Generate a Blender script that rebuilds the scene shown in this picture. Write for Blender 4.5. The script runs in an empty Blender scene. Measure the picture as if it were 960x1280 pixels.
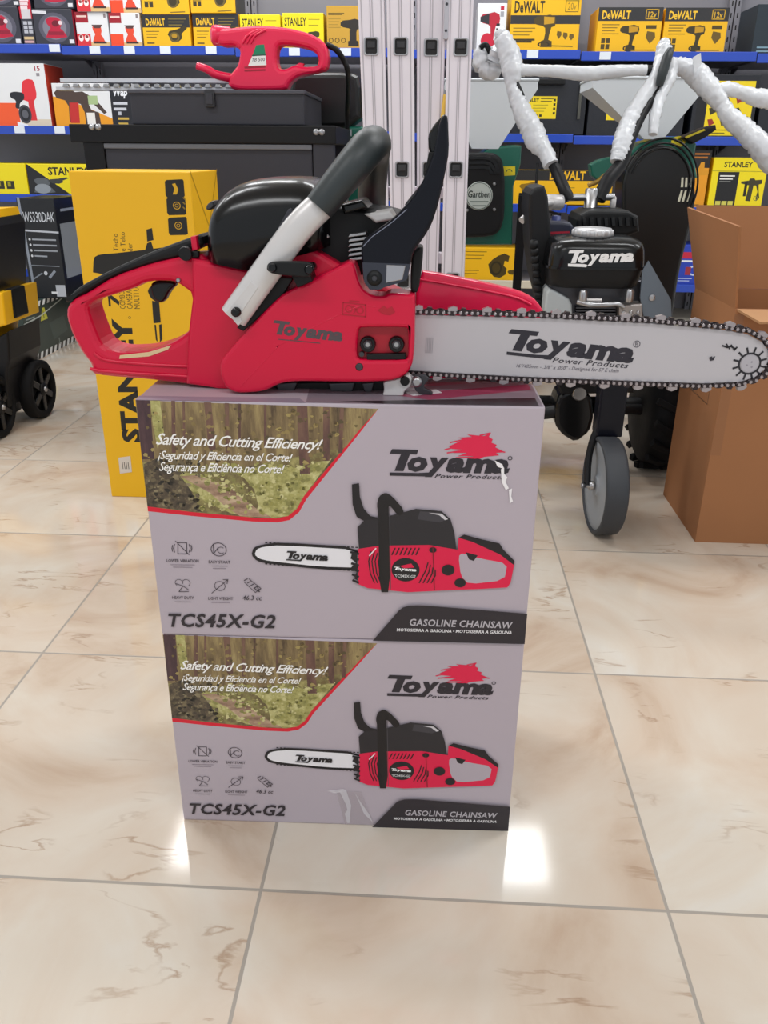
import bpy, bmesh, math, random
from mathutils import Vector, Matrix
from mathutils.geometry import tessellate_polygon

random.seed(7)
SC = bpy.context.scene
COL = SC.collection

# ------------------------------------------------------------------ camera
CAM_H = 0.92
FPX, PITCH, ROLL, YAW = 1032.84, 0.41061, -0.0082, 0.05295
_F = Vector((-math.sin(YAW)*math.cos(PITCH), math.cos(YAW)*math.cos(PITCH), -math.sin(PITCH)))
_R0 = Vector((math.cos(YAW), math.sin(YAW), 0))
_D0 = -_R0.cross(_F)
_c, _s = math.cos(ROLL), math.sin(ROLL)
_R = _c*_R0 + _s*_D0
_D = -_s*_R0 + _c*_D0
cam = bpy.data.cameras.new('camera')
cam.sensor_fit = 'VERTICAL'
cam.sensor_height = 36.0
cam.lens = FPX*36.0/1280.0
cam.clip_start = 0.02
cam_o = bpy.data.objects.new('camera', cam)
COL.objects.link(cam_o)
m3 = Matrix((_R, -_D, -_F)).transposed()
cam_o.matrix_world = Matrix.Translation((0, 0, CAM_H)) @ m3.to_4x4()
SC.camera = cam_o

# ------------------------------------------------------------------ view, world, lights
SC.view_settings.view_transform = 'Standard'
SC.view_settings.look = 'None'
SC.view_settings.gamma = 1.0
SC.view_settings.use_curve_mapping = False
SC.view_settings.exposure = 0.0
W = bpy.data.worlds.new('world')
SC.world = W
W.use_nodes = True
W.node_tree.nodes['Background'].inputs[0].default_value = (0.90, 0.95, 1.0, 1)
W.node_tree.nodes['Background'].inputs[1].default_value = 0.8

def area(name, loc, sx, sy, power, col=(0.97, 0.985, 1.0), rot=(0, 0, 0)):
    l = bpy.data.lights.new(name, 'AREA')
    l.shape = 'RECTANGLE'; l.size = sx; l.size_y = sy; l.energy = power; l.color = col
    o = bpy.data.objects.new(name, l); COL.objects.link(o)
    o.location = loc; o.rotation_euler = rot
    return o
# rows of ceiling fittings: the two beyond the display, and the rows over and behind the photographer
CEIL = 2.9
LIGHTS = [(-0.98, 3.66, 0.86, 0.42), (0.24, 3.66, 1.05, 0.42),
          (-1.5, 1.9, 1.2, 0.25), (1.5, 1.9, 1.2, 0.25),
          (-1.0, -0.6, 1.2, 0.3), (1.0, -0.6, 1.2, 0.3), (-2.9, 3.0, 1.2, 0.3), (2.9, 3.0, 1.2, 0.3)]
for (lx, ly, sx, sy) in LIGHTS:
    area('ceiling_lamp_light', (lx, ly, CEIL-0.075), sx, sy, 23)

# ------------------------------------------------------------------ calibration helpers
def ray(px, py):
    return _F*FPX + _R*(px-480) + _D*(py-640)
def at(px, py, Y):
    d = ray(px, py)
    return d*(Y/d.y) + Vector((0, 0, CAM_H))
def flo(px, py, Z=0.0):
    d = ray(px, py)
    return d*((Z-CAM_H)/d.z) + Vector((0, 0, CAM_H))

# ------------------------------------------------------------------ materials
def lin(c):
    return c/12.92 if c <= 0.04045 else ((c+0.055)/1.055)**2.4
def rgb(h):
    h = h.lstrip('#')
    return tuple(lin(int(h[i:i+2], 16)/255) for i in (0, 2, 4))
_M = {}
def M(name, hexc, rough=0.5, metal=0.0, coat=0.0, var=0.0, bump=0.0, scale=30.0, spec=0.5, alpha=1.0, trans=0.0):
    if name in _M: return _M[name]
    m = bpy.data.materials.new(name); m.use_nodes = True
    nt = m.node_tree; b = nt.nodes['Principled BSDF']
    c = rgb(hexc)
    b.inputs['Base Color'].default_value = (*c, 1)
    b.inputs['Roughness'].default_value = rough
    b.inputs['Metallic'].default_value = metal
    b.inputs['Coat Weight'].default_value = coat
    b.inputs['Coat Roughness'].default_value = 0.08
    b.inputs['Specular IOR Level'].default_value = spec
    b.inputs['Alpha'].default_value = alpha
    b.inputs['Transmission Weight'].default_value = trans
    if var or bump:
        tc = nt.nodes.new('ShaderNodeTexCoord'); n = nt.nodes.new('ShaderNodeTexNoise')
        n.inputs['Scale'].default_value = scale; n.inputs['Detail'].default_value = 5
        nt.links.new(tc.outputs['Object'], n.inputs['Vector'])
        if var:
            mx = nt.nodes.new('ShaderNodeMix'); mx.data_type = 'RGBA'
            mx.inputs[6].default_value = (*[x*(1-var) for x in c], 1)
            mx.inputs[7].default_value = (*[min(1, x*(1+var)) for x in c], 1)
            nt.links.new(n.outputs['Fac'], mx.inputs[0]); nt.links.new(mx.outputs[2], b.inputs['Base Color'])
        if bump:
            bp = nt.nodes.new('ShaderNodeBump'); bp.inputs['Strength'].default_value = bump; bp.inputs['Distance'].default_value = 0.004
            nt.links.new(n.outputs['Fac'], bp.inputs['Height']); nt.links.new(bp.outputs['Normal'], b.inputs['Normal'])
    _M[name] = m
    return m
def ink(hexc):
    return M('print_'+hexc.lstrip('#'), hexc, rough=0.38)

RED = M('red_plastic', '#cc0236', 0.33, coat=0.1, spec=0.4, var=0.05, scale=8)
REDP = M('red_trimmer_plastic', '#e50c48', 0.35, coat=0.2)
DRED = M('dark_red_recess', '#a50722', 0.4)
BLKG = M('black_gloss_plastic', '#08090b', 0.24, coat=0.1, spec=0.32)
BLKM = M('black_matte_plastic', '#111214', 0.5, var=0.1, spec=0.3)
NAVY = M('blue_black_plastic', '#090b16', 0.28, coat=0.08, spec=0.2)
RUB = M('dark_rubber', '#262d2f', 0.45, var=0.12, scale=60, bump=0.1)
ALU = M('brushed_aluminium', '#cfcccb', 0.34, 0.25, var=0.06, scale=25)
STEEL = M('steel', '#a9a9ab', 0.3, 0.9, var=0.1)
DSTEEL = M('dark_steel', '#4a4a4e', 0.38, 0.8, var=0.15)
BARM = M('bar_silver_paint', '#bdb9bd', 0.33, 0.15, var=0.03, scale=15)
LADM = M('ladder_aluminium', '#e2dbe2', 0.42, 0.08, var=0.04, scale=12)
BLK = M('black_paint', '#0f0f12', 0.45, spec=0.3)
CHAR = M('charcoal_steel', '#38383f', 0.5, 0.1, var=0.05, spec=0.35)
GREEN = M('green_plastic', '#06604e', 0.35, coat=0.2)
WHITE = M('white_plastic', '#d2d8dc', 0.4)
WRAP = M('plastic_wrap', '#e3e6ea', 0.3, coat=0.3, var=0.10, bump=1.0, scale=26, alpha=0.88)
KRAFT = M('kraft_cardboard', '#a06c44', 0.75, var=0.07, scale=6, bump=0.05)
KRAFTL = M('kraft_cardboard_inside', '#b08258', 0.8, var=0.06, scale=7)
KRAFTE = M('kraft_cut_edge', '#c39a70', 0.85)
YEL = M('yellow_card', '#efb70b', 0.45, var=0.03, scale=5)
LEMON = M('lemon_card', '#f1dc10', 0.45)
GREYC = M('grey_card', '#b4a9b2', 0.32, var=0.03, scale=4, bump=0.03)
SHELFG = M('shelf_grey', '#85848c', 0.5, 0.1, var=0.03, scale=4)
SHELFB = M('shelf_blue', '#1d46b4', 0.35, coat=0.3)
TAGM = M('ticket_white', '#dfe6ef', 0.4)
GRAYP = M('grey_bracket_paint', '#66717c', 0.4, 0.2)
TYRE = M('tyre_rubber', '#0e0e10', 0.75, spec=.25, var=0.2, scale=40, bump=0.3)

# ------------------------------------------------------------------ geometry helpers
class MB:
    def __init__(s):
        s.v = []; s.f = []; s.m = []; s.sm = []; s.mats = []
    def mi(s, mat):
        if mat not in s.mats: s.mats.append(mat)
        return s.mats.index(mat)
    def add(s, vs, fs, mat, smooth=False):
        k = len(s.v); i = s.mi(mat)
        s.v += [Vector(v) for v in vs]
        for f in fs:
            s.f.append([k+a for a in f]); s.m.append(i); s.sm.append(smooth)
        return s
    def box(s, lo, hi, mat, bev=0.0, X=None):
        """box from lo to hi, edges rounded by bev, placed by matrix X"""
        bm = bmesh.new(); bmesh.ops.create_cube(bm, size=1.0)
        lo = Vector(lo); hi = Vector(hi)
        for v in bm.verts:
            v.co = Vector([lo[i]+(v.co[i]+0.5)*(hi[i]-lo[i]) for i in range(3)])
        if bev > 0:
            bmesh.ops.bevel(bm, geom=bm.edges[:], offset=bev, segments=2, affect='EDGES', profile=0.6)
        s.bm(bm, mat, X, smooth=False); return s
    def bm(s, bm, mat, X=None, smooth=False):
        bm.verts.index_update()
        vs = [(X @ v.co) if X else v.co.copy() for v in bm.verts]
        s.add(vs, [[v.index for v in f.verts] for f in bm.faces], mat, smooth); bm.free()
    def tube(s, pts, r, mat, n=12, sm=4, caps=True, wob=0.0, flat=None):
        """round tube along pts (smoothed); r a number or one per point; flat = (axis, factor) squashes it"""
        pts = [Vector(p) for p in pts]
        rs = list(r) if hasattr(r, '__len__') else [r]*len(pts)
        if sm > 1 and len(pts) > 2:
            P = []; Q = []
            for i in range(len(pts)-1):
                p0 = pts[max(i-1, 0)]; p1 = pts[i]; p2 = pts[i+1]; p3 = pts[min(i+2, len(pts)-1)]
                for k in range(sm):
                    t = k/sm
                    P.append(0.5*((2*p1)+(p2-p0)*t+(2*p0-5*p1+4*p2-p3)*t*t+(3*p1-p0-3*p2+p3)*t**3))
                    Q.append(rs[i]*(1-t)+rs[i+1]*t)
            P.append(pts[-1]); Q.append(rs[-1]); pts, rs = P, Q
        T0 = (pts[1]-pts[0]).normalized()
        up = Vector((0, 0, 1)) if abs(T0.z) < 0.9 else Vector((0, 1, 0))
        nrm = (up - T0*up.dot(T0)).normalized()
        vs = []; fs = []
        for i, p in enumerate(pts):
            t = (pts[min(i+1, len(pts)-1)]-pts[max(i-1, 0)]).normalized()
            nrm = (nrm - t*nrm.dot(t)).normalized(); bi = t.cross(nrm)
            for k in range(n):
                a = 2*math.pi*k/n
                rr = rs[i]*(1+wob*(random.random()-0.5)) if wob else rs[i]
                d = nrm*math.cos(a)*rr+bi*math.sin(a)*rr
                if flat: d = d - flat[0]*d.dot(flat[0])*(1-flat[1])
                vs.append(p+d)
        for i in range(len(pts)-1):
            for k in range(n):
                fs.append([i*n+k, i*n+(k+1) % n, (i+1)*n+(k+1) % n, (i+1)*n+k])
        s.add(vs, fs, mat, True)
        if caps:
            s.add(vs[:n], [list(range(n))[::-1]], mat); s.add(vs[-n:], [list(range(n))], mat)
        return s
    def lathe(s, c, axis, prof, mat, n=24, smooth=True, closed=False):
        """profile [(distance along axis, radius)] turned about the axis through c"""
        c = Vector(c); a = Vector(axis).normalized()
        u = a.orthogonal().normalized(); w = a.cross(u)
        vs = []; fs = []
        for (h, r) in prof:
            for k in range(n):
                t = 2*math.pi*k/n
                vs.append(c+a*h+(u*math.cos(t)+w*math.sin(t))*r)
        for i in range(len(prof)-1):
            for k in range(n):
                fs.append([i*n+k, i*n+(k+1) % n, (i+1)*n+(k+1) % n, (i+1)*n+k])
        if closed:      # a ring: the profile closes on itself
            m_ = (len(prof)-1)*n
            for k in range(n): fs.append([m_+k, m_+(k+1) % n, (k+1) % n, k])
        s.add(vs, fs, mat, smooth)
        if not closed: s.add(vs[:n], [list(range(n))[::-1]], mat); s.add(vs[-n:], [list(range(n))], mat)
        return s
    def plate(s, loops, y0, y1, mat, bev=0.002, chai=0, X=None, smooth=True):
        """outline in (x, z) at y0, with holes, extruded back to y1, edges rounded"""
        loops = [chaikin(l, chai) for l in loops]
        vs, fs = extrude2d(loops, abs(y1-y0), bev)
        y = min(y0, y1)
        out = [Vector((a, y+c, b)) for (a, b, c) in vs]
        if X: out = [X @ v for v in out]
        s.add(out, fs, mat, False); return s
    def loft(s, rings, mat, smooth=True, caps=True):
        n = len(rings[0]); vs = [p for r in rings for p in r]; fs = []
        for i in range(len(rings)-1):
            for k in range(n):
                fs.append([i*n+k, i*n+(k+1) % n, (i+1)*n+(k+1) % n, (i+1)*n+k])
        s.add(vs, fs, mat, smooth)
        if caps:
            s.add(rings[0], [list(range(n))[::-1]], mat); s.add(rings[-1], [list(range(n))], mat)
        return s
    def build(s, name, parent=None, origin=None):
        me = bpy.data.meshes.new(name)
        org = Vector(origin) if origin is not None else (Vector(parent['_loc']) if parent is not None and '_loc' in parent else Vector((0, 0, 0)))
        me.from_pydata([v-org for v in s.v], [], s.f)
        for m in s.mats: me.materials.append(m)
        for p, i, q in zip(me.polygons, s.m, s.sm):
            p.material_index = i; p.use_smooth = q
        bm = bmesh.new(); bm.from_mesh(me)
        bmesh.ops.recalc_face_normals(bm, faces=bm.faces[:]) if not getattr(s, 'keep', False) else None
        bm.to_mesh(me); bm.free()
        o = bpy.data.objects.new(name, me); COL.objects.link(o)
        if parent is None: o.location = org
        else: o.parent = parent; o['_loc'] = list(org)
        return o

def chaikin(l, it):
    for _ in range(it):
        q = []
        for i in range(len(l)):
            a = l[i]; b = l[(i+1) % len(l)]
            q.append((a[0]*.8+b[0]*.2, a[1]*.8+b[1]*.2)); q.append((a[0]*.2+b[0]*.8, a[1]*.2+b[1]*.8))
        l = q
    return l
def extrude2d(loops, depth, bev):
    c = bpy.data.curves.new('tmp', 'CURVE'); c.dimensions = '2D'; c.fill_mode = 'BOTH'
    bev = min(bev, depth*0.45)
    c.extrude = max(depth/2-bev, 1e-5); c.bevel_depth = bev; c.bevel_resolution = 2; c.offset = -bev
    for l in loops:
        sp = c.splines.new('POLY'); sp.points.add(len(l)-1); sp.use_cyclic_u = True
        for p, q in zip(sp.points, l): p.co = (q[0], q[1], 0, 1)
    o = bpy.data.objects.new('tmp', c); me = o.to_mesh()
    bm = bmesh.new(); bm.from_mesh(me); bmesh.ops.remove_doubles(bm, verts=bm.verts[:], dist=1e-6)
    bm.verts.index_update()
    vs = [(v.co.x, v.co.y, v.co.z+depth/2) for v in bm.verts]; fs = [[v.index for v in f.verts] for f in bm.faces]
    bm.free(); o.to_mesh_clear(); bpy.data.objects.remove(o); bpy.data.curves.remove(c)
    return vs, fs
_T = {}
def text2d(st, bold=0.0, shear=0.0, space=1.0, res=2):
    key = (st, bold, shear, space, res)
    if key in _T: return _T[key]
    c = bpy.data.curves.new('tmp', 'FONT'); c.body = st; c.offset = bold; c.shear = shear; c.space_character = space; c.resolution_u = res
    o = bpy.data.objects.new('tmp', c); me = o.to_mesh()
    vs = [(v.co.x, v.co.y) for v in me.vertices]; fs = [list(p.vertices) for p in me.polygons]
    o.to_mesh_clear(); bpy.data.objects.remove(o); bpy.data.curves.remove(c)
    x0 = min(v[0] for v in vs); x1 = max(v[0] for v in vs); y0 = min(v[1] for v in vs); y1 = max(v[1] for v in vs)
    vs = [((x-x0)/(x1-x0), (y-y0)/(y1-y0)) for x, y in vs]
    _T[key] = (vs, fs, (x1-x0)/(y1-y0)); return _T[key]

class Art:
    """printing on a flat face: (u, v) from the upper left corner, 0..1 each; O the upper left corner, U to the right, V downwards"""
    def __init__(s, O, U, V, eps=0.00002):
        s.O = Vector(O); s.U = Vector(U); s.V = Vector(V); s.N = s.V.cross(s.U).normalized()
        s.k = 1; s.eps = eps; s.mb = MB(); s.mb.keep = True
    def P(s, u, v): return s.O+s.U*u+s.V*v+s.N*(s.eps*s.k)
    def uv(s, px, py):
        d = ray(px, py); o = Vector((0, 0, CAM_H)); t = (s.O-o).dot(s.N)/d.dot(s.N); q = o+d*t-s.O
        return (q.dot(s.U)/s.U.length_squared, q.dot(s.V)/s.V.length_squared)
    def poly(s, pts, mat):
        if isinstance(mat, str): mat = ink(mat)
        tri = tessellate_polygon([[Vector((u, v, 0)) for u, v in pts]])
        fs = []
        for t in tri:
            a, b, c = [pts[i] for i in t]
            cr = (b[0]-a[0])*(c[1]-a[1])-(b[1]-a[1])*(c[0]-a[0])
            fs.append(list(t) if cr < 0 else list(t)[::-1])
        s.mb.add([s.P(u, v) for u, v in pts], fs, mat); s.k += 1; return s
    def rect(s, u0, v0, u1, v1, mat): return s.poly([(u0, v0), (u1, v0), (u1, v1), (u0, v1)], mat)
    def disc(s, u, v, ru, rv, mat, n=20): return s.poly([(u+ru*math.cos(2*math.pi*i/n), v+rv*math.sin(2*math.pi*i/n)) for i in range(n)], mat)
    def ring(s, u, v, ru, rv, w, mat, n=24, a0=0, a1=2*math.pi):
        for i in range(n):
            p = a0+(a1-a0)*i/n; q = a0+(a1-a0)*(i+1)/n
            s.poly([(u+ru*math.cos(p), v+rv*math.sin(p)), (u+ru*math.cos(q), v+rv*math.sin(q)),
                    (u+ru*(1-w)*math.cos(q), v+rv*(1-w)*math.sin(q)), (u+ru*(1-w)*math.cos(p), v+rv*(1-w)*math.sin(p))], mat); s.k -= 1
        s.k += 1
    def line(s, pts, w, mat):
        """stroke of width w (metres) through (u, v) points"""
        if isinstance(mat, str): mat = ink(mat)
        for a, b in zip(pts[:-1], pts[1:]):
            A = s.P(*a); B = s.P(*b); t = (B-A)
            if t.length < 1e-9: continue
            t.normalize(); n = t.cross(s.N)*(w/2); e = t*(w*0.3)
            s.mb.add([A-e-n, A-e+n, B+e+n, B+e-n], [[0, 1, 2, 3]], mat)
        s.k += 1; return s
    def text(s, st, u0, v0, u1, v1, mat, bold=0.0, shear=0.0, rot=0, space=1.0, res=2, corners=None):
        """text stretched over the rectangle; rot 90 reads upwards; corners = its four corners when slanted"""
        if isinstance(mat, str): mat = ink(mat)
        vs, fs, _ = text2d(st, bold, shear, space, res)
        out = []
        for x, y in vs:
            if corners:
                a, b, c, d = corners
                t = (a[0]*(1-x)+b[0]*x, a[1]*(1-x)+b[1]*x); q = (d[0]*(1-x)+c[0]*x, d[1]*(1-x)+c[1]*x)
                out.append(s.P(q[0]*(1-y)+t[0]*y, q[1]*(1-y)+t[1]*y))
            elif rot == 90: out.append(s.P(u0+(u1-u0)*(1-y), v1-(v1-v0)*x))
            else: out.append(s.P(u0+(u1-u0)*x, v1-(v1-v0)*y))
        s.mb.add(out, fs, mat); s.k += 1; return s
    def build(s, name, parent): return s.mb.build(name, parent)

def tag(o, label, cat, group=None, kind=None):
    if label: o['label'] = label
    if cat: o['category'] = cat
    if group: o['group'] = group
    if kind: o['kind'] = kind
    return o
def thing(name, loc, label, cat, group=None):
    o = bpy.data.objects.new(name, None); COL.objects.link(o); o.location = loc; o['_loc'] = list(loc)
    o.empty_display_size = 0.05
    return tag(o, label, cat, group)
def xz(px, Y):
    """traced outline -> (x, z) at depth Y"""
    return [(at(a, b, Y).x, at(a, b, Y).z) for a, b in px]


# ------------------------------------------------------------------ the setting
def floor_material():
    m = bpy.data.materials.new('marble_tile'); m.use_nodes = True
    nt = m.node_tree; b = nt.nodes['Principled BSDF']; L = nt.links.new
    def nd(t, **k):
        n = nt.nodes.new('ShaderNode'+t)
        for a, v in k.items(): setattr(n, a, v)
        return n
    def math_(op, a, b_=None):
        n = nd('Math', operation=op)
        for i, x in enumerate((a, b_)):
            if x is None: continue
            if isinstance(x, (int, float)): n.inputs[i].default_value = x
            else: L(x, n.inputs[i])
        return n.outputs[0]
    tc = nd('TexCoord'); sp = nd('SeparateXYZ'); L(tc.outputs['Object'], sp.inputs[0])
    T, ox, oy = 0.54441, -0.7506, 0.8139
    tx = math_('DIVIDE', math_('SUBTRACT', sp.outputs[0], ox), T); ty = math_('DIVIDE', math_('SUBTRACT', sp.outputs[1], oy), T)
    fx = math_('FRACT', tx); fy = math_('FRACT', ty)
    dx = math_('MINIMUM', fx, math_('SUBTRACT', 1.0, fx)); dy = math_('MINIMUM', fy, math_('SUBTRACT', 1.0, fy))
    dd = math_('MULTIPLY', math_('MINIMUM', dx, dy), T)
    gr = nd('MapRange'); gr.inputs[1].default_value = 0.0019; gr.inputs[2].default_value = 0.0027; L(dd, gr.inputs[0])
    # every tile its own piece of stone
    cb = nd('CombineXYZ'); L(math_('FLOOR', tx), cb.inputs[0]); L(math_('FLOOR', ty), cb.inputs[1])
    wn = nd('TexWhiteNoise', noise_dimensions='3D'); L(cb.outputs[0], wn.inputs['Vector'])
    vm = nd('VectorMath', operation='MULTIPLY_ADD'); L(wn.outputs['Color'], vm.inputs[0]); vm.inputs[1].default_value = (9, 9, 9); L(tc.outputs['Object'], vm.inputs[2])
    n1 = nd('TexNoise'); n1.inputs['Scale'].default_value = 3.2; n1.inputs['Detail'].default_value = 7; n1.inputs['Roughness'].default_value = 0.55; n1.inputs['Distortion'].default_value = 0.9
    L(vm.outputs[0], n1.inputs['Vector'])
    r1 = nt.nodes.new('ShaderNodeValToRGB'); e = r1.color_ramp.elements
    e[0].position = 0.30; e[0].color = (*rgb('#b8a08a'), 1); e[1].position = 0.62; e[1].color = (*rgb('#d0c6b8'), 1)
    q = e.new(0.44); q.color = (*rgb('#c9b8a6'), 1)
    q = e.new(0.74); q.color = (*rgb('#d3cfc7'), 1)
    L(n1.outputs['Fac'], r1.inputs[0])
    # thin slanting veins, broken up
    mp = nd('Mapping'); mp.inputs['Rotation'].default_value = (0, 0, 0.65); mp.inputs['Scale'].default_value = (1.0, 3.4, 1.0); L(vm.outputs[0], mp.inputs[0])
    n2 = nd('TexNoise'); n2.inputs['Scale'].default_value = 4.2; n2.inputs['Detail'].default_value = 6; n2.inputs['Distortion'].default_value = 0.5; L(mp.outputs[0], n2.inputs['Vector'])
    va = math_('ABSOLUTE', math_('SUBTRACT', n2.outputs['Fac'], 0.5))
    vr = nd('MapRange'); vr.inputs[1].default_value = 0.0; vr.inputs[2].default_value = 0.02; vr.inputs[3].default_value = 1.0; vr.inputs[4].default_value = 0.0; L(va, vr.inputs[0])
    n3 = nd('TexNoise'); n3.inputs['Scale'].default_value = 8; n3.inputs['Detail'].default_value = 2; L(vm.outputs[0], n3.inputs['Vector'])
    br = nd('MapRange'); br.inputs[1].default_value = 0.54; br.inputs[2].default_value = 0.66; L(n3.outputs['Fac'], br.inputs[0])
    vf = math_('MULTIPLY', math_('MULTIPLY', vr.outputs[0], br.outputs[0]), 0.7)
    mv = nd('Mix', data_type='RGBA'); L(vf, mv.inputs[0]); L(r1.outputs[0], mv.inputs[6]); mv.inputs[7].default_value = (*rgb('#9c7f66'), 1)
    mg = nd('Mix', data_type='RGBA'); L(gr.outputs[0], mg.inputs[0]); mg.inputs[6].default_value = (*rgb('#9b9389'), 1); L(mv.outputs[2], mg.inputs[7])
    L(mg.outputs[2], b.inputs['Base Color'])
    ro = nd('MapRange'); ro.inputs[3].default_value = 0.6; ro.inputs[4].default_value = 0.085; L(gr.outputs[0], ro.inputs[0]); L(ro.outputs[0], b.inputs['Roughness'])
    bp = nd('Bump'); bp.inputs['Strength'].default_value = 0.35; bp.inputs['Distance'].default_value = 0.002; L(gr.outputs[0], bp.inputs['Height']); L(bp.outputs[0], b.inputs['Normal'])
    b.inputs['Specular IOR Level'].default_value = 0.5
    return m
f = MB().box((-4.2, -2.2, -0.05), (4.2, 5.3, 0), floor_material()); o = f.build('floor'); o['kind'] = 'structure'
WALLM = M('wall_paint', '#cfccca', 0.8)
o = MB().box((-4.2, 5.05, 0), (4.2, 5.15, CEIL), WALLM).build('wall_back'); o['kind'] = 'structure'
CEILM = M('ceiling_white', '#e6e6e4', 0.85)
o = MB().box((-4.2, -2.2, CEIL), (4.2, 5.3, CEIL+0.06), CEILM).build('ceiling'); o['kind'] = 'structure'
LAMPM = M('lamp_housing', '#f0f0ee', 0.5)
for i, (lx, ly, sx, sy) in enumerate(LIGHTS):
    t = thing('ceiling_lamp', (lx, ly, CEIL), 'white ceiling lamp, ' + ['over the aisle before the power drill shelf', 'over the aisle beside the folded ladder', 'over the wheeled toolbox', 'over the open carton', 'behind the photographer on the toolbox side', 'behind the photographer on the carton side', 'over the far end of the striped carton', 'over the far end of the drill case shelf'][i], 'ceiling lamp', 'ceiling lamps')
    MB().box((lx-sx/2-.02, ly-sy/2-.02, CEIL-.07), (lx+sx/2+.02, ly+sy/2+.02, CEIL), LAMPM, .006).build('housing', t)

# ------------------------------------------------------------------ the two chainsaw cartons
BX, BY, BYAW, BW, BD = -0.34682, 0.9338, 0.02334, 0.48517, 0.265
BU = Vector((math.cos(BYAW), math.sin(BYAW), 0)); BN = Vector((-math.sin(BYAW), math.cos(BYAW), 0))
BH1, BH2 = 0.32409, 0.32433
BO = Vector((BX, BY, 0))
TOPZ = BH1+BH2

def forest_material():
    m = bpy.data.materials.new('print_forest'); m.use_nodes = True
    nt = m.node_tree; b = nt.nodes['Principled BSDF']; L = nt.links.new
    tc = nt.nodes.new('ShaderNodeTexCoord')
    n = nt.nodes.new('ShaderNodeTexNoise'); n.inputs['Scale'].default_value = 34; n.inputs['Detail'].default_value = 9; n.inputs['Roughness'].default_value = 0.72
    L(tc.outputs['Object'], n.inputs['Vector'])
    r = nt.nodes.new('ShaderNodeValToRGB'); e = r.color_ramp.elements
    e[0].position = 0.32; e[0].color = (*rgb('#3b3226'), 1); e[1].position = 0.72; e[1].color = (*rgb('#b7ac6e'), 1)
    q = e.new(0.45); q.color = (*rgb('#6a5b3c'), 1); q = e.new(0.57); q.color = (*rgb('#8b8350'), 1)
    L(n.outputs['Fac'], r.inputs[0]); L(r.outputs[0], b.inputs['Base Color']); b.inputs['Roughness'].default_value = 0.36
    return m
def foliage_ink(name, lo, mid, hi, scale, stretch=(1, 1, 1)):
    m = bpy.data.materials.new(name); m.use_nodes = True
    nt = m.node_tree; b = nt.nodes['Principled BSDF']; L = nt.links.new
    tc = nt.nodes.new('ShaderNodeTexCoord'); mp = nt.nodes.new('ShaderNodeMapping'); mp.inputs['Scale'].default_value = stretch
    L(tc.outputs['Object'], mp.inputs[0])
    n = nt.nodes.new('ShaderNodeTexNoise'); n.inputs['Scale'].default_value = scale; n.inputs['Detail'].default_value = 8; n.inputs['Roughness'].default_value = 0.7
    L(mp.outputs[0], n.inputs['Vector'])
    r = nt.nodes.new('ShaderNodeValToRGB'); e = r.color_ramp.elements
    e[0].position = 0.34; e[0].color = (*rgb(lo), 1); e[1].position = 0.68; e[1].color = (*rgb(hi), 1)
    q = e.new(0.5); q.color = (*rgb(mid), 1)
    L(n.outputs['Fac'], r.inputs[0]); L(r.outputs[0], b.inputs['Base Color']); b.inputs['Roughness'].default_value = 0.36
    return m
FOREST = forest_material()
F_UP = foliage_ink('print_forest_depth', '#4d3d2c', '#836f4c', '#b3a06b', 22, (2.2, 1, 0.35))
F_GRASS = foliage_ink('print_forest_grass', '#76753f', '#a8a262', '#d0cb93', 60)
F_BUSH = foliage_ink('print_forest_bush', '#29251f', '#55493a', '#8b7d5c', 75)
F_PATH = foliage_ink('print_forest_path', '#6d5142', '#a0826b', '#c9b091', 40, (0.5, 1, 1.6))
TRUNK = foliage_ink('print_trunk', '#4a3430', '#6a4c42', '#80624f', 30, (2, 1, 0.4))
TRUNKD = foliage_ink('print_trunk_dark', '#33242a', '#4a3338', '#5d4444', 30, (2, 1, 0.4))

LOGO_INK = '#26222b'
def toyama_logo(a, c, mat, under=True):
    """the slanted logotype; c = upper left, upper right, lower right, lower left corners of the lettering"""
    def P(x, y):
        t = [(c[0][i]*(1-x)+c[1][i]*x)*(1-y)+(c[3][i]*(1-x)+c[2][i]*x)*y for i in (0, 1)]
        return tuple(t)
    # big T
    a.poly([P(.015, 0), P(.235, 0), P(.222, .17), P(.165, .17), P(.115, .80), P(.04, .80), P(.09, .17), P(-.005, .17)], mat)
    # the other letters, heavy and slanted
    x = .145
    for ch, wd, y0, y1 in (('o', .155, .25, .82), ('y', .18, .26, 1.0), ('a', .15, .25, .82), ('m', .235, .25, .82), ('a', .15, .25, .82)):
        a.text(ch, 0, 0, 0, 0, mat, bold=0.05, shear=0.22, corners=(P(x, y0), P(x+wd*1.10, y0), P(x+wd*1.10, y1), P(x, y1)))
        x += wd*0.96
    if under:
        a.poly([P(.0, .86), P(.24, .86), P(.36, 0.82), P(.33, .98), P(.0, .98)], mat)

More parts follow.
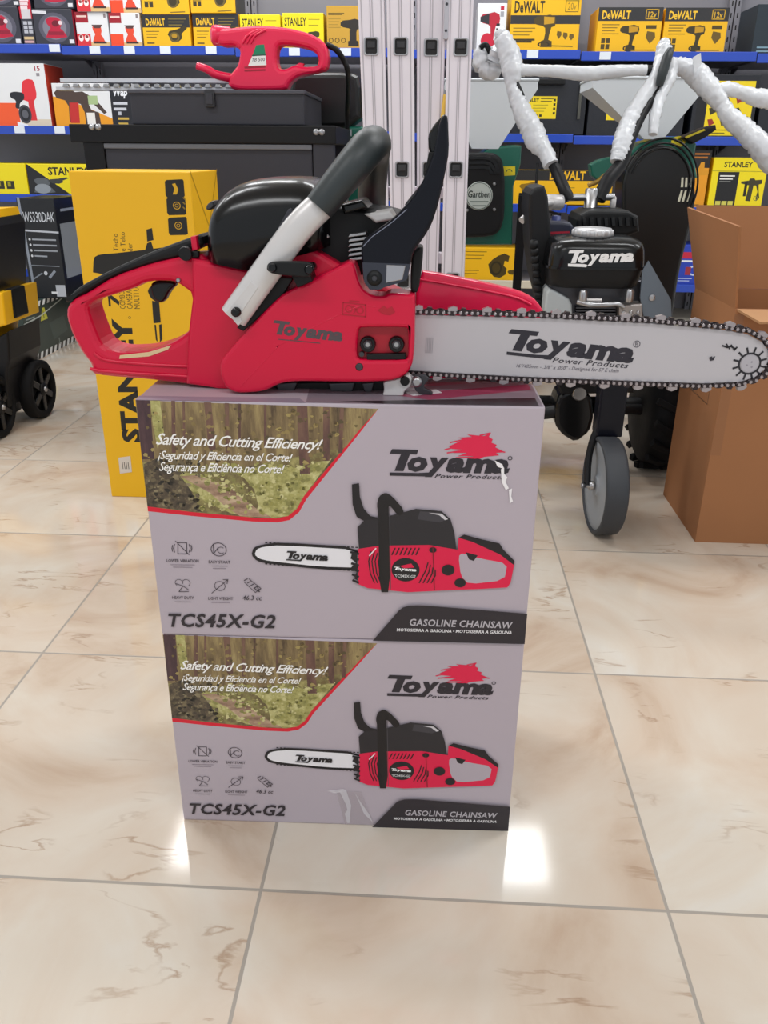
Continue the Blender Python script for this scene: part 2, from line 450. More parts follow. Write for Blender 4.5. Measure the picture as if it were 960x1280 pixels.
def print_saw_carton(front, Z0):
    """the printed front of a chainsaw carton, measured on the upper one"""
    O = BO+Vector((0, 0, BH1+BH2)); U = BU*BW; V = Vector((0, 0, -BH2))
    a = Art(O, U, V); g = a.uv
    def G(*pts): return [g(*p) for p in pts]
    def cl(pts): return [(min(max(u, 0.001), .999), min(max(v, 0.001), .999)) for u, v in pts]
    # forest photograph
    a.poly(cl(G((169, 498), (473, 511), (449, 542), (383, 624), (374, 640), (362, 650), (347, 653), (317, 652), (240, 645), (183, 639))), '#d6102f')
    ph = cl(G((169, 498), (473, 511), (447, 540), (380, 620), (371, 636), (360, 645), (345, 648), (317, 647), (240, 640), (182, 633)))
    a.poly(ph, FOREST)
    a.poly(cl(G((169, 498), (473, 511), (447, 540), (432, 559), (300, 585), (176, 578))), F_UP)
    a.poly(G((300, 592), (330, 580), (372, 585), (415, 573), (380, 620), (371, 636), (360, 645), (340, 647), (325, 640), (318, 612)), F_GRASS)
    a.poly(G((215, 590), (250, 592), (290, 616), (320, 645), (290, 642), (258, 628), (232, 608)), F_GRASS)
    a.poly(G((225, 595), (245, 594), (285, 607), (318, 634), (340, 647), (300, 645), (283, 634), (262, 616)), F_PATH)
    a.poly(cl(G((180, 580), (198, 572), (222, 590), (238, 612), (252, 640), (182, 633))), F_BUSH)
    for x0, x1, y1, x2, dark in ((170, 187, 574, 193, True), (214, 219, 566, 220, False), (228, 231, 560, 232, False), (255, 264, 562, 270, False), (281, 286, 566, 287, False), (298, 301, 560, 301, False), (330, 333, 560, 333, False), (371, 384, 592, 388, False), (404, 412, 576, 412, False), (425, 430, 566, 428, False)):
        yt = 499+(x0-169)*0.0415
        dx = (480-x0)*0.0117*(y1-yt)/40
        a.poly(cl(G((x0, yt), (x1, yt+.3), (x2, y1), (x2-(x1-x0), y1))), TRUNKD if dark else TRUNK)
    a.poly(cl(G((188, 500), (200, 500), (205, 540), (197, 560), (191, 530))), F_GRASS)
    # leaves and litter that break the edges of the picture's large shapes
    rr = random.Random(3)
    def inside(q, poly):
        c = False
        for (x1, y1), (x2, y2) in zip(poly, poly[1:]+poly[:1]):
            if (y1 > q[1]) != (y2 > q[1]) and q[0] < (x2-x1)*(q[1]-y1)/(y2-y1)+x1: c = not c
        return c
    pal = {'up': ['#94804f', '#a39058', '#6f5f3a', '#857248', '#5d4c34', '#564a30'], 'gr': ['#bdb67a', '#c9c28a', '#96914f', '#aaa462', '#85814a'], 'bu': ['#3a342a', '#6a5f48', '#29251f', '#8b7f62', '#544a38']}
    n_ = 0
    while n_ < 560:
        x, y = rr.uniform(172, 470), rr.uniform(500, 650)
        s_ = rr.uniform(1.2, 4.6)
        q = g(x, y)
        if not all(inside(g(x+dx, y+dy), ph) for dx, dy in ((-4, -4), (4, -4), (4, 4), (-4, 4))): continue
        on_path = abs(x-(228+(y-594)*1.7)) < 12 and y > 594
        if on_path and rr.random() < .8: continue
        k_ = 'bu' if (x < 250 and y > 575) else ('gr' if y > 578 else 'up')
        if k_ == 'up' and rr.random() < .7: continue
        t0 = rr.random()*6
        a.poly([g(x+s_*rr.uniform(.5, 1.2)*math.cos(t0+j*1.257), y+s_*rr.uniform(.4, 1.0)*math.sin(t0+j*1.257)) for j in range(5)], rr.choice(pal[k_])); a.k -= 1
        n_ += 1
    a.k += 1
    # slogan
    a.text('Safety and Cutting Efficiency!', 0, 0, 0, 0, '#f4f2ee', bold=.012, shear=.35, space=.92, corners=G((195, 541), (404, 549), (402, 566), (195, 560)))
    a.text('\u00a1Seguridad y Eficiencia en el Corte!', 0, 0, 0, 0, '#f4f2ee', bold=.008, shear=.35, space=.92, corners=G((197, 563), (366, 567), (365, 580), (197, 577)))
    a.text('Seguran\u00e7a e Efici\u00eancia no Corte!', 0, 0, 0, 0, '#f4f2ee', bold=.008, shear=.35, space=.92, corners=G((199, 577), (356, 581), (355, 595), (199, 592)))
    # brush mark and logo
    a.poly(G((561, 558), (580, 549), (572, 547), (590, 546), (584, 543), (605, 545), (613, 541), (611, 546), (616, 549), (614, 553), (621, 556), (619, 559), (631, 565), (620, 566), (624, 569), (605, 571), (598, 574), (585, 573), (592, 570), (572, 570), (584, 566), (566, 566), (578, 562), (565, 561)), '#dc1646')
    for q in (((556, 562), (580, 556)), ((563, 553), (585, 548)), ((570, 572), (600, 571)), ((600, 544), (613, 541)), ((559, 566), (577, 563)), ((612, 562), (631, 565))):
        a.line(G(*q), .0014, '#dc1646')
    toyama_logo(a, G((488, 561), (637, 566), (637, 598), (487, 595)), LOGO_INK)
    a.text('Power Products', 0, 0, 0, 0, LOGO_INK, bold=.012, shear=.3, space=1.1, corners=G((544, 592), (631, 594), (630, 599), (543, 597)))
    a.ring(*g(637.5, 572.5), .006, .008, .3, LOGO_INK, 12)
    # icons with captions
    I = '#3a343d'
    def ic(cx, cy, kind):
        if kind == 0:
            a.line(G((cx-5, cy-7), (cx+6, cy-7), (cx+6, cy+7), (cx-5, cy+7), (cx-5, cy-7)), .0009, I)
            a.line(G((cx-8, cy-9), (cx+9, cy+8)), .0009, I)
            for k in (-1, 1):
                a.line(G((cx+k*9, cy-5), (cx+k*10.5, cy), (cx+k*9, cy+5)), .0009, I); a.line(G((cx+k*11.5, cy-4), (cx+k*12.5, cy), (cx+k*11.5, cy+4)), .0009, I)
        elif kind == 1:
            a.ring(*g(cx, cy), .021, .03, .09, I, 26); a.ring(*g(cx+3, cy+1), .010, .015, .16, I, 18, .8, 5.5)
            a.line(G((cx-7, cy-7), (cx-6, cy+5), (cx-1, cy-2)), .0009, I)
        elif kind == 2:
            a.ring(*g(cx-4, cy-3), .011, .016, .12, I, 16, 2.2, 6.6); a.ring(*g(cx+5, cy-3), .011, .016, .12, I, 16, 3.2, 7.4)
            a.line(G((cx-8, cy-2), (cx+1, cy+1), (cx-4, cy+8)), .0009, I); a.line(G((cx+8, cy+6), (cx+1, cy+1)), .0009, I); a.line(G((cx-4, cy+8), (cx+8, cy+8)), .0009, I)
        elif kind == 3:
            a.ring(*g(cx, cy), .015, .022, .1, I, 22); a.line(G((cx-10, cy+9), (cx+10, cy-8), (cx+4, cy-8)), .0009, I); a.line(G((cx+10, cy-8), (cx+9, cy-3)), .0009, I)
        else:
            for k in range(5): a.line(G((cx-10+k*4, cy-7+k*3.2), (cx-6+k*4, cy-9+k*3.2)), .0012, I)
            a.line(G((cx-10, cy-5), (cx+4, cy+8), (cx+11, cy+3), (cx-4, cy-9)), .0009, I)
            a.line(G((cx+3, cy+3), (cx+9, cy+7), (cx+6, cy+0)), .0012, I)
    for cx, cy, k, w1 in ((227.5, 685, 0, 'LOWER VIBRATION'), (273.5, 686.5, 1, 'EASY START'), (228, 731, 2, 'HEAVY DUTY'), (275, 732, 3, 'LIGHT WEIGHT'), (315.5, 732, 4, '46.3 cc')):
        ic(cx, cy, k)
        w = {0: 20, 1: 13.5, 2: 13.5, 3: 15.5, 4: 12}[k]; cx2 = cx+(1 if k < 4 else 0); y = cy+(13.5 if k < 4 else 11.5)
        a.text(w1, 0, 0, 0, 0, I, bold=.01, shear=.2 if k == 4 else 0, corners=G((cx2-w, y), (cx2+w, y+.5), (cx2+w, y+(4.2 if k < 4 else 6.5)), (cx2-w, y+(3.7 if k < 4 else 6))))
        if k < 4:
            a.line(G((cx2-w*.75, y+7), (cx2+w*.75, y+7.3)), .0006, '#6f6670'); a.line(G((cx2-w*.6, y+10), (cx2+w*.6, y+10.3)), .0006, '#6f6670') if k < 2 else None
    a.text('TCS45X-G2', 0, 0, 0, 0, '#2a252c', bold=.026, shear=.18, space=1.08, corners=G((210.5, 766), (345, 768), (344, 785), (211, 783)))
    # picture of the saw
    RD, K, K2 = '#dd0f45', '#17151a', '#3b393f'
    a.poly(chaikin(G((328, 680), (350, 677.2), (452, 683.6), (452, 712.6), (400, 711), (335, 704), (321, 700.5), (314.5, 693), (317, 684)), 1), K)
    a.poly(chaikin(G((329, 683), (350, 680.8), (452, 687), (452, 709), (400, 707.5), (336, 700.5), (324, 697.5), (318.5, 692.5), (321, 686)), 1), '#e6e4e8')
    for k in range(24):
        t = k/23; x = 332+118*t
        a.line(G((x, 677.4+6.0*t), (x+2, 677.6+6.0*t)), .0016, K); a.line(G((x, 704+8.8*t), (x+2, 704.2+8.8*t)), .0016, K)
    toyama_logo(a, G((359, 687.5), (411, 690.5), (410, 702.5), (358, 699.5)), K)
    a.poly(G((440, 604.5), (449, 603), (450, 620), (455, 635), (463, 644), (473, 646), (470, 652), (455, 650), (446, 645), (441, 630)), K)
    a.poly(G((447, 658), (456, 649), (472, 648), (520, 635), (552, 638), (563, 648), (568, 665), (571, 690), (470, 685), (449, 686)), '#242227')
    a.poly(G((525, 638), (550, 640), (559, 648), (550, 652), (522, 648)), K2)
    a.poly(G((536, 640), (552, 641), (560, 648), (556, 649), (549, 643)), '#c9c5c9')
    a.poly(G((448, 685), (474, 681), (536, 680), (572, 686), (573, 671), (577, 670), (590, 672), (629, 690), (643, 702), (638, 727), (634, 733), (600, 735), (571, 736), (510, 739), (460, 734), (448, 729)), RD)
    a.poly(chaikin(G((573, 694), (578, 690), (600, 697), (634, 703), (630, 724), (586, 729), (576, 719)), 1), '#b1a6af')
    a.poly(G((582, 689), (597, 693), (592, 700), (586, 698)), K)
    a.poly(G((573, 671), (580, 667), (602, 673), (624, 678), (629, 686), (643, 700), (642, 705), (625, 692), (590, 676)), K)
    a.poly(chaikin(G((471, 630), (474, 619), (482, 614.5), (490, 619), (506, 637), (499, 645), (486, 629), (486, 640), (488, 739), (474, 739), (473, 640)), 1), '#121014'); a.line(G((487, 634), (488.5, 735)), .0008, '#4a474d')
    for r in range(6): a.line(G((439+r*.5, 689+r*7), (448, 691+r*7.2)), .0032, K)
    a.poly(G((440, 688), (447, 691), (447, 724), (443, 722), (446, 713), (439, 708), (445, 702), (439, 697)), K)
    a.disc(*g(507, 711), .037, .052, K, 28)
    toyama_logo(a, G((493, 707), (521, 709), (520, 714), (492.5, 712)), '#f0f0f0', False); a.text('TCS45X-G2', 0, 0, 0, 0, '#d8d8d8', bold=.012, corners=G((493, 716.5), (520, 717.5), (519, 721), (494, 720)))
    a.poly(G((500, 706), (514, 703), (518, 708), (505, 709)), RD)
    for k in range(7): a.line(G((490+k*5, 692), (494+k*5, 684)), .0016, K)
    for k in range(4): a.line(G((464+k*4, 688+k), (461+k*4, 700), (463+k*4, 715), (468+k*4, 727)), .0014, K); a.line(G((524+k*5, 727), (532+k*4, 712+k*2), (535+k*3, 702+k*3)), .0014, K)
    a.disc(*g(560, 711), .017, .024, K, 20); a.disc(*g(575, 727), .015, .020, K, 20); a.disc(*g(541, 686), .010, .012, K, 12)
    a.line(G((541, 682), (543, 736)), .0010, '#7c0820')
    a.line(G((462, 693), (470, 684)), .0016, '#f0d8dc')
    # banner
    a.poly(cl(G((466, 803), (494, 767), (499, 761), (504, 757.5), (511, 755.5), (520, 755), (530, 755.2), (680, 766), (684, 804))), '#28232a')
    a.text('GASOLINE CHAINSAW', 0, 0, 0, 0, '#b5b0b6', bold=.02, shear=.15, space=1.05, corners=G((512, 771.5), (641, 775.5), (640, 784), (512, 780.5)))
    a.text('MOTOSIERRA A GASOLINA \u2022 MOTOSSERRA A GASOLINA', 0, 0, 0, 0, '#e8e6e8', bold=.02, shear=.1, corners=G((496, 783.5), (640, 787), (639, 790.8), (496, 787.3)))
    return a

def saw_carton(label, z0, h, tape=False):
    t = thing('chainsaw_carton', BO+Vector((0, 0, z0)), label, 'box', 'chainsaw cartons')
    X = Matrix.Translation(BO+Vector((0, 0, z0))) @ Matrix.Rotation(BYAW, 4, 'Z')
    MB().box((0, 0, 0), (BW, BD, h), GREYC, 0.0028, X).build('carton_body', t)
    return t
tL = saw_carton('grey chainsaw carton standing on the floor under the other one', 0, BH1-.0006)
tU = saw_carton('grey chainsaw carton on top of its twin, carrying the red chainsaw', BH1, BH2)
a = print_saw_carton(None, 0)
pu = a.build('front_print', tU)
pl = pu.copy(); COL.objects.link(pl); pl.parent = tL
# dark tape and a strip of red print on the carton top, torn spots and wrinkled clear tape on the fronts
X = Matrix.Translation(BO) @ Matrix.Rotation(BYAW, 4, 'Z')
def top_art(t, z, full):
    O = BO+BN*BD+Vector((0, 0, z)); a = Art(O, BU*BW, -BN*BD)
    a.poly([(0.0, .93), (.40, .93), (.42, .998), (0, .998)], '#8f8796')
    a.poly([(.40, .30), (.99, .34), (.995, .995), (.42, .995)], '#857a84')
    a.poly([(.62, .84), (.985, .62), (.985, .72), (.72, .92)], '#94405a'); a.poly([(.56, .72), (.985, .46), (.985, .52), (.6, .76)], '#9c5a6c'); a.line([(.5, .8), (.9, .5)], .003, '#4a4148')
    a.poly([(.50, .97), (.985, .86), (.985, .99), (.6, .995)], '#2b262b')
    a.poly([(0, .4), (1, .4), (1, .62), (0, .62)], M('clear_tape', '#c2b7bb', 0.12, alpha=0.35))
    if full: a.poly([(.66, .80), (.74, .74), (.755, .80), (.68, .86)], '#d9d6da')
    a.build('top_print', t)
top_art(tU, TOPZ, True)
a = Art(BO+Vector((0, 0, TOPZ)), BU*BW, Vector((0, 0, -BH2))); a.k = 60
for p in ([(626, 586), (630, 584), (630, 592), (634, 596), (632, 602), (636, 610), (632, 612), (627, 602)], [(636, 612), (640, 610), (639, 620), (641, 626), (637, 629)], [(618, 575), (628, 580), (630, 586), (622, 583)]):
    a.poly([a.uv(*q) for q in p], '#eeeaec')
a.build('torn_patch', tU)
a = Art(BO+Vector((0, 0, BH1)), BU*BW, Vector((0, 0, -BH1))); a.k = 60
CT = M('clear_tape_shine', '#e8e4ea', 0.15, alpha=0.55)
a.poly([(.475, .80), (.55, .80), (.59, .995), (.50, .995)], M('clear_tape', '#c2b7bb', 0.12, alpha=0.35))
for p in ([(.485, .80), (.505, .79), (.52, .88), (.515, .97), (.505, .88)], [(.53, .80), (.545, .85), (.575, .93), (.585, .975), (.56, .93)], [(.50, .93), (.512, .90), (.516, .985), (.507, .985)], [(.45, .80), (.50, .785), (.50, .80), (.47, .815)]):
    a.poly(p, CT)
a.build('clear_tape', tL)

# ------------------------------------------------------------------ the red chainsaw on the cartons
saw = thing('chainsaw', (-0.15, 1.05, TOPZ), 'red and black petrol chainsaw lying on the stacked cartons, long silver bar', 'chainsaw')
def P3(px, py, Y): return at(px, py, Y)

# main housing (tank side), behind the clutch cover
Yh = 0.990
MB().plate([xz([(238, 322), (246, 324), (309, 338), (350, 318), (372, 300), (440, 340), (470, 400), (450, 474), (360, 474), (296, 489), (273, 488.5), (232, 481), (234, 420), (240, 370)], Yh)], Yh, 1.15, RED, .006).build('housing', saw)
# rear handle with its hand hole
outer = [(82, 384), (92, 373), (107, 367), (141, 345), (188, 329), (228, 320), (256, 318), (262, 350), (262, 480), (250, 483.5), (189.5, 476), (131, 471.5), (113, 468), (113.5, 457), (102, 443), (89.4, 421), (81.5, 398)]
hole = [(109, 383), (118, 376), (134.6, 371), (167, 361), (180, 354), (194, 351.5), (216, 352), (226, 358), (239.6, 368), (238.5, 411), (226, 422), (212, 430), (196, 436), (176, 440), (150, 441), (135, 438), (124, 430), (115, 408), (109, 390)]
Yr = 0.998
h = MB().plate([xz(chaikin(outer, 1), Yr), xz(chaikin(hole, 1), Yr)], Yr, 1.055, RED, .008)
rh = h.build('rear_handle', saw)
r = MB()
r.tube([P3(113, 461, Yr-.001), P3(131, 464, Yr-.001), P3(189, 468, Yr-.001), P3(240, 471, Yr-.001)], .0022, RED, 8, 3)
r.tube([P3(118, 441, Yr), P3(132, 450, Yr), P3(180, 455, Yr), P3(236, 458, Yr)], .0022, RED, 8, 3)
r.build('rib', rh)
Art_l = Art((0, Yr-.0002, 0), (1, 0, 0), (0, 0, -1)); 
Art_l.poly([Art_l.uv(*q) for q in [(150, 444), (186, 440), (214, 431.5), (210, 437), (186, 445.5), (149, 448.5)]], '#d9bd92'); 
Art_l.build('sticker', rh)
# black strip along the top of the handle
st = [(80, 380), (84, 372), (96, 360), (134.6, 339), (183, 317), (238, 296.5), (252, 293), (254, 309), (228, 321), (189.5, 330), (141, 346.5), (107, 367), (92, 375)]
MB().plate([xz(chaikin(st, 1), Yr+.003)], Yr+.003, 1.05, BLKM, .006).build('handle_top_strip', saw)
# trigger in the hand hole, and its lock stud
MB().plate([xz(chaikin([(187, 356), (194, 351), (215, 352), (220, 356), (210, 366), (205, 377), (198, 379), (190, 373)], 1), 1.018)], 1.018, 1.036, BLKG, .004).build('throttle_trigger', saw)
MB().lathe(P3(222.5, 350.5, Yr-.002), (0, 1, 0), [(0, .002), (.001, .003), (.004, .003)], STEEL, 12).build('screw', saw)
k = MB().lathe(P3(231, 317.5, .985), (0, 1, 0), [(0, .0075), (.004, .0085), (.008, .006), (.02, .005)], BLKM, 16)
k.plate([xz([(231, 313), (248, 314), (248, 322), (231, 323)], .992)], .992, 1.0, BLKM, .002)
k.build('knob', saw)
MB().plate([xz([(238, 296), (245, 295), (247, 312), (240, 314)], .993)], .993, 1.01, RED, .001).build('catch', saw)

# domed black air filter cover
def interp(tab, x):
    for (a, b), (c, d) in zip(tab[:-1], tab[1:]):
        if a <= x <= c: return b+(d-b)*(x-a)/(c-a)
    return tab[0][1] if x < tab[0][0] else tab[-1][1]
topT = [(249, 296), (253, 284), (258, 268), (264, 255), (272, 245), (282, 236), (296, 228), (312, 223.5), (330, 221.5), (355, 221), (378, 222), (392, 227), (402, 240), (409, 256)]
botT = [(249, 326), (309, 339), (330, 332), (350, 326), (380, 318), (409, 310)]
rings = []
Yf, Yb = .978, 1.165
xs = [249, 250.5, 253, 256, 260, 266, 273, 282, 294, 310, 328, 346, 362, 376, 388, 398, 405, 409]
for x in xs:
    Ym = (Yf+Yb)/2
    zt = at(x, interp(topT, x), Ym-.03).z; zb = at(x, interp(botT, x), Yf).z; X_ = at(x, interp(botT, x), Yf).x
    endr = min(1, (x-247)/24.0, (412-x)/16.0); sh = (1-endr)**2*.05
    ring = []
    for k in range(21):
        t = math.pi*k/20
        cy, sy = math.cos(t), math.sin(t)
        y = Ym-math.copysign(abs(cy)**.42, cy)*((Yb-Yf)/2-sh)
        z = zb+(zt-zb)*abs(sy)**.5
        ring.append(Vector((X_, y, z)))
    rings.append(ring)
m = MB().loft(rings, BLKG)
cover = m.build('air_filter_cover', saw)
r = MB()
for off in (0.35, 0.5):
    pts = []
    for x in (268, 290, 315, 340, 365, 385):
        zt = interp(topT, x); zb = interp(botT, x)
        pts.append(at(x, zt+(zb-zt)*off, Yf+.006+.010*(0.5-off)))
    r.tube(pts, .0016, BLKG, 8, 4)
r.build('ridge', cover)
MB().plate([xz(chaikin([(258, 256), (266, 250), (268, 258), (262, 263), (257, 262)], 1), 1.03)], 1.03, 1.06, DSTEEL, .002).build('cover_latch', saw)

# engine top between the cover and the guard
e = MB().plate([xz(chaikin([(372, 292), (390, 262), (412, 258), (440, 262), (476, 266), (500, 272), (503, 283), (480, 296), (468, 330), (455, 345), (400, 362), (352, 366), (330, 385), (312, 400), (320, 360), (352, 330)], 1), 1.012)], 1.012, 1.16, BLKM, .005)
e.build('engine_block', saw)
e = MB()
for i in range(6):
    y0 = 293+i*6
    e.plate([xz([(437, y0), (458, y0-3), (457, y0+.6), (435, y0+3.8)], .994)], .994, 1.11, STEEL, .0006)
e.build('cylinder_fins', saw)
e = MB().plate([xz([(383, 304), (409, 292), (411, 297), (392, 309)], 1.0)], 1.0, 1.04, ALU, .002)
e.plate([xz([(455, 268), (488, 263), (495, 274), (470, 279)], 1.0)], 1.0, 1.05, ALU, .003)
e.plate([xz([(426, 256), (452, 250), (460, 260), (430, 268)], 1.0)], 1.0, 1.08, BLKG, .003)
e.build('intake_bracket', saw)

MB().plate([xz([(296, 410), (306, 396), (342, 346), (366, 348), (354, 368), (322, 398), (304, 414)], .974)], .974, .99, BLK, .001).build('gap_shade_sheet', saw)  # black sheet standing in for the shade between handle leg and clutch cover
MB().plate([xz([(327, 322), (332, 326), (338, 322), (366, 268), (364, 260), (360, 262)], .966)], .966, .99, CHAR, .001).build('handle_guard_strip', saw)
# clutch cover
Yc = .966
cc = [(274, 455), (282, 443), (322, 398), (350, 370), (362, 363), (430, 330), (436, 327), (443, 330), (449, 353), (455, 363), (466, 370), (480, 371), (488, 366), (516, 368.5), (519, 372), (517.5, 450), (510.6, 466), (500, 473), (487, 477), (446, 478.5), (372, 477), (350, 479.5), (330, 490), (296, 492.5), (281, 485), (275, 470)]
rec = [(447.5, 413), (452, 409.5), (507, 409.5), (510.5, 413), (510.5, 446), (507, 450.5), (451, 450.5), (445.5, 446)]
m = MB().plate([xz(chaikin(cc, 2), Yc), xz(chaikin(rec, 1), Yc)], Yc, Yc+.042, RED, .0045)
ccov = m.build('clutch_cover', saw)
rec2 = [(480+(x-480)*1.05, 430+(y-430)*1.12) for x, y in rec]
m = MB().plate([xz(rec2, Yc)], Yc+.010, Yc+.016, DRED, .001)
m.build('nut_recess', ccov)
m = MB().tube([P3(*q, Yc+.001) for q in [(300, 484), (345, 436), (352, 430), (440, 386), (470, 384)]], .0012, RED, 6, 4)
m.build('raised_line', ccov)
for nx in (459.5, 495.5):
    m = MB().lathe(P3(nx, 431, Yc+.003), (0, 1, 0), [(0, .0085), (.002, .0095), (.008, .0095)], BLKG, 20)
    m.lathe(P3(nx, 431, Yc-.002), (0, 1, 0), [(0, .0052), (.002, .006), (.006, .006)], DSTEEL, 6, False)
    m.lathe(P3(nx, 431, Yc-.005), (0, 1, 0), [(0, .0026), (.004, .0028)], STEEL, 12)
    m.build('bar_nut', saw)
MB().plate([xz([(458, 443), (507, 442), (507, 449.5), (459, 450)], Yc+.003)], Yc+.003, Yc+.012, BLK, .001).build('adjuster_slot', ccov)
m = MB().lathe(P3(449, 459, Yc-.001), (0, 1, 0), [(0, .0035), (.001, .0048), (.005, .0048)], DSTEEL, 14)
m.lathe(P3(452, 443, Yc+.002), (0, 1, 0), [(0, .003), (.006, .003)], DSTEEL, 10)
m.build('screw', ccov)
# raised lettering and pictogram
a = Art((0, Yc-.0002, 0), (1, 0, 0), (0, 0, -1)); g = a.uv
toyama_logo(a, [g(342, 400), g(429, 410), g(428, 431), g(342, 422)], M('print_badge_grey', '#4e4247', 0.4), False)
a.line([g(348, 424), g(400, 429)], .001, '#4e4247')
LR = M('print_raised_red', '#ad0a26', 0.4)
a.line([g(429, 378), g(457, 381), g(457, 396), g(428, 393), g(429, 378)], .0012, LR)
a.ring(*g(436, 386), .0045, .0045, .3, LR, 14); a.ring(*g(450, 388), .0045, .0045, .3, LR, 14); a.line([g(441, 383), g(445, 387), g(442, 392)], .0012, LR); a.line([g(437, 376), g(449, 377)], .0014, LR)
a.poly([g(472, 388), g(480, 382), g(484, 386), g(490, 383), g(494, 390), g(488, 394), g(480, 393)], LR)
a.build('cover_marks', ccov)

# starter side of the body (far side), with its foot
MB().plate([xz([(300, 330), (430, 330), (505, 372), (505, 476), (300, 482)], 1.12)], 1.12, 1.19, RED, .008).build('starter_housing', saw)
m = MB().plate([xz([(336, 479), (470, 476), (508, 474), (508, 488), (494, 496), (340, 495)], 1.0)], 1.0, 1.13, BLKM, .003)
m.build('underside', saw)
m = MB()
for x0, x1 in ((344, 372), (410, 444), (452, 468)):
    m.plate([xz([(x0, 479), (x1, 478), (x1-3, 495), (x0+3, 495)], .992)], .992, 1.02, DSTEEL, .002)
m.build('underside_rib', saw)

# front handle: silver lower leg, rubber sleeve, over the top and down the far side
leg = [P3(292, 396, .962), P3(330, 343, .962), P3(372, 286, .965), P3(404, 254, .972)]
dv = Vector((0, 1, 0))
fh = MB().tube(leg, [.0165, .0165, .0165, .016], ALU, 16, 4, flat=(dv, .62)).build('front_handle', saw)
MB().tube([P3(399, 259, .970), P3(420, 233, .974), P3(444, 204, .982), P3(458, 187, .998), P3(466, 180, 1.03), P3(469, 182, 1.08), P3(468, 196, 1.14), P3(465, 240, 1.19), P3(463, 290, 1.20), P3(455, 350, 1.20)],
          [.0168, .0182, .0195, .0198, .0198, .0195, .019, .019, .019, .018], RUB, 18, 5).build('rubber_grip', fh)
MB().plate([xz([(281, 391), (288, 382), (312, 352), (322, 360), (298, 396), (301, 404), (296, 409)], .945)], .9515, .955, ALU, .001).build('leg_face', fh)
MB().lathe(P3(294, 391, .945), (0, 1, 0), [(0, .0035), (.001, .0052), (.008, .0058)], BLKG, 16).build('screw', fh)
m = MB().plate([xz(chaikin([(333, 338), (334, 330), (341, 327), (384, 327), (391, 331), (393, 340), (387, 346), (380, 347), (341, 343)], 1), .94)], .94, .948, BLKM, .002)
m.lathe(P3(340, 335, .937), (0, 1, 0), [(0, .004), (.002, .005), (.01, .005)], BLKG, 14)
m.lathe(P3(386, 337.5, .937), (0, 1, 0), [(0, .004), (.002, .0055), (.03, .0055)], BLKG, 14)
m.build('stop_lever', saw)
m = MB().plate([xz([(364, 345), (388, 342), (390, 352), (372, 360)], .955)], .955, 1.0, BLKM, .002)
m.build('lever_bracket', saw)

# chain brake guard
Yg = .955
gp = [(451, 311), (454, 300), (462, 294), (488, 276), (514, 250), (530, 224), (541, 196), (545, 176), (550, 150), (556, 142.5), (560, 146), (561.5, 188), (557, 215), (548, 255), (540, 280), (530, 297), (516, 316), (513, 333), (509, 349), (498, 354), (481, 359), (475, 363), (462, 363), (454, 353), (452, 330)]
m = MB().plate([xz(chaikin(gp, 1), Yg)], Yg, Yg+.018, NAVY, .004)
bg = m.build('hand_guard', saw)
m = MB().plate([xz(chaikin([(535, 168), (543, 155), (555, 142), (560, 146), (561.5, 190), (556, 217), (546, 245), (538, 240), (541, 200), (536, 189)], 1), Yg+.012)], Yg+.012, Yg+.16, BLKG, .005)
m.build('guard_blade', bg)
m = MB().plate([xz([(536, 190), (543, 190), (541, 215), (531, 226), (530, 222)], Yg+.006)], Yg+.006, Yg+.03, BLKM, .001)
m.plate([xz([(506, 256), (530, 226), (533, 232), (512, 254), (508, 260)], Yg+.02)], Yg+.02, Yg+.08, DSTEEL, .001)
m.build('guard_lip', bg)
a = Art((0, Yg-.0002, 0), (1, 0, 0), (0, 0, -1)); g = a.uv
a.poly([g(453, 328), g(513, 330), g(509, 349), g(498, 354), g(481, 359), g(475, 362), g(462, 362), g(455, 352)], M('guard_foot_face', '#1d2130', 0.25, coat=0.3))
a.line([g(454, 308), g(465, 296), g(490, 278), g(508, 262)], .0009, '#767a8c')
a.build('guard_face', bg)
m = MB().lathe(P3(468, 348, Yg-.003), (0, 1, 0), [(0, .004), (.001, .0085), (.005, .009)], BLKM, 18)
m.lathe(P3(468, 348, Yg-.004), (0, 1, 0), [(0, .003), (.004, .0035)], DSTEEL, 6, False)
m.build('pivot_bolt', bg)
MB().plate([xz([(483, 331), (507, 332), (503, 350), (482, 354)], Yg-.001)], Yg-.001, Yg+.004, M('chrome_link', '#aaa9ad', 0.2, 0.9), .001).build('brake_link', bg)
MB().plate([xz(chaikin([(515, 316), (524, 308), (529, 310), (528, 330), (523, 366), (513, 366), (513, 340)], 1), .985)], .985, 1.02, BLKM, .003).build('brake_post', saw)

# guide bar
Yb = 1.004
bar = [(505, 393), (684, 398), (816, 404.5), (905, 412.5), (935, 418), (952, 427), (960, 437), (961, 450), (955, 463), (943, 472), (925, 477.5), (880, 479.5), (768, 475.5), (640, 470.5), (505, 463)]
gb = MB().plate([xz(bar, Yb)], Yb, Yb+.0046, BARM, .0006).build('guide_bar', saw)
a = Art((0, Yb-.0002, 0), (1, 0, 0), (0, 0, -1)); g = a.uv
toyama_logo(a, [g(637, 411), g(795, 427), g(791, 461), g(633, 444)], '#23202b')
a.text('Power Products', 0, 0, 0, 0, '#2a2731', bold=.012, shear=.3, space=1.1, corners=[g(691, 446.5), g(786, 454), g(785, 460.5), g(690, 453)])
a.text('16"/405mm - .3/8" x .050" - Designed for 57 E chain', 0, 0, 0, 0, '#5b5761', shear=.2, corners=[g(646, 454.5), g(774, 461), g(773, 467), g(645, 460.5)])
a.ring(*g(796, 430), .0042, .0042, .2, '#4a4650', 16); a.text('R', 0, 0, 0, 0, '#4a4650', corners=[g(794.3, 428), g(797.7, 428), g(797.7, 432), g(794.3, 432)])
ctr = g(937, 454.5)
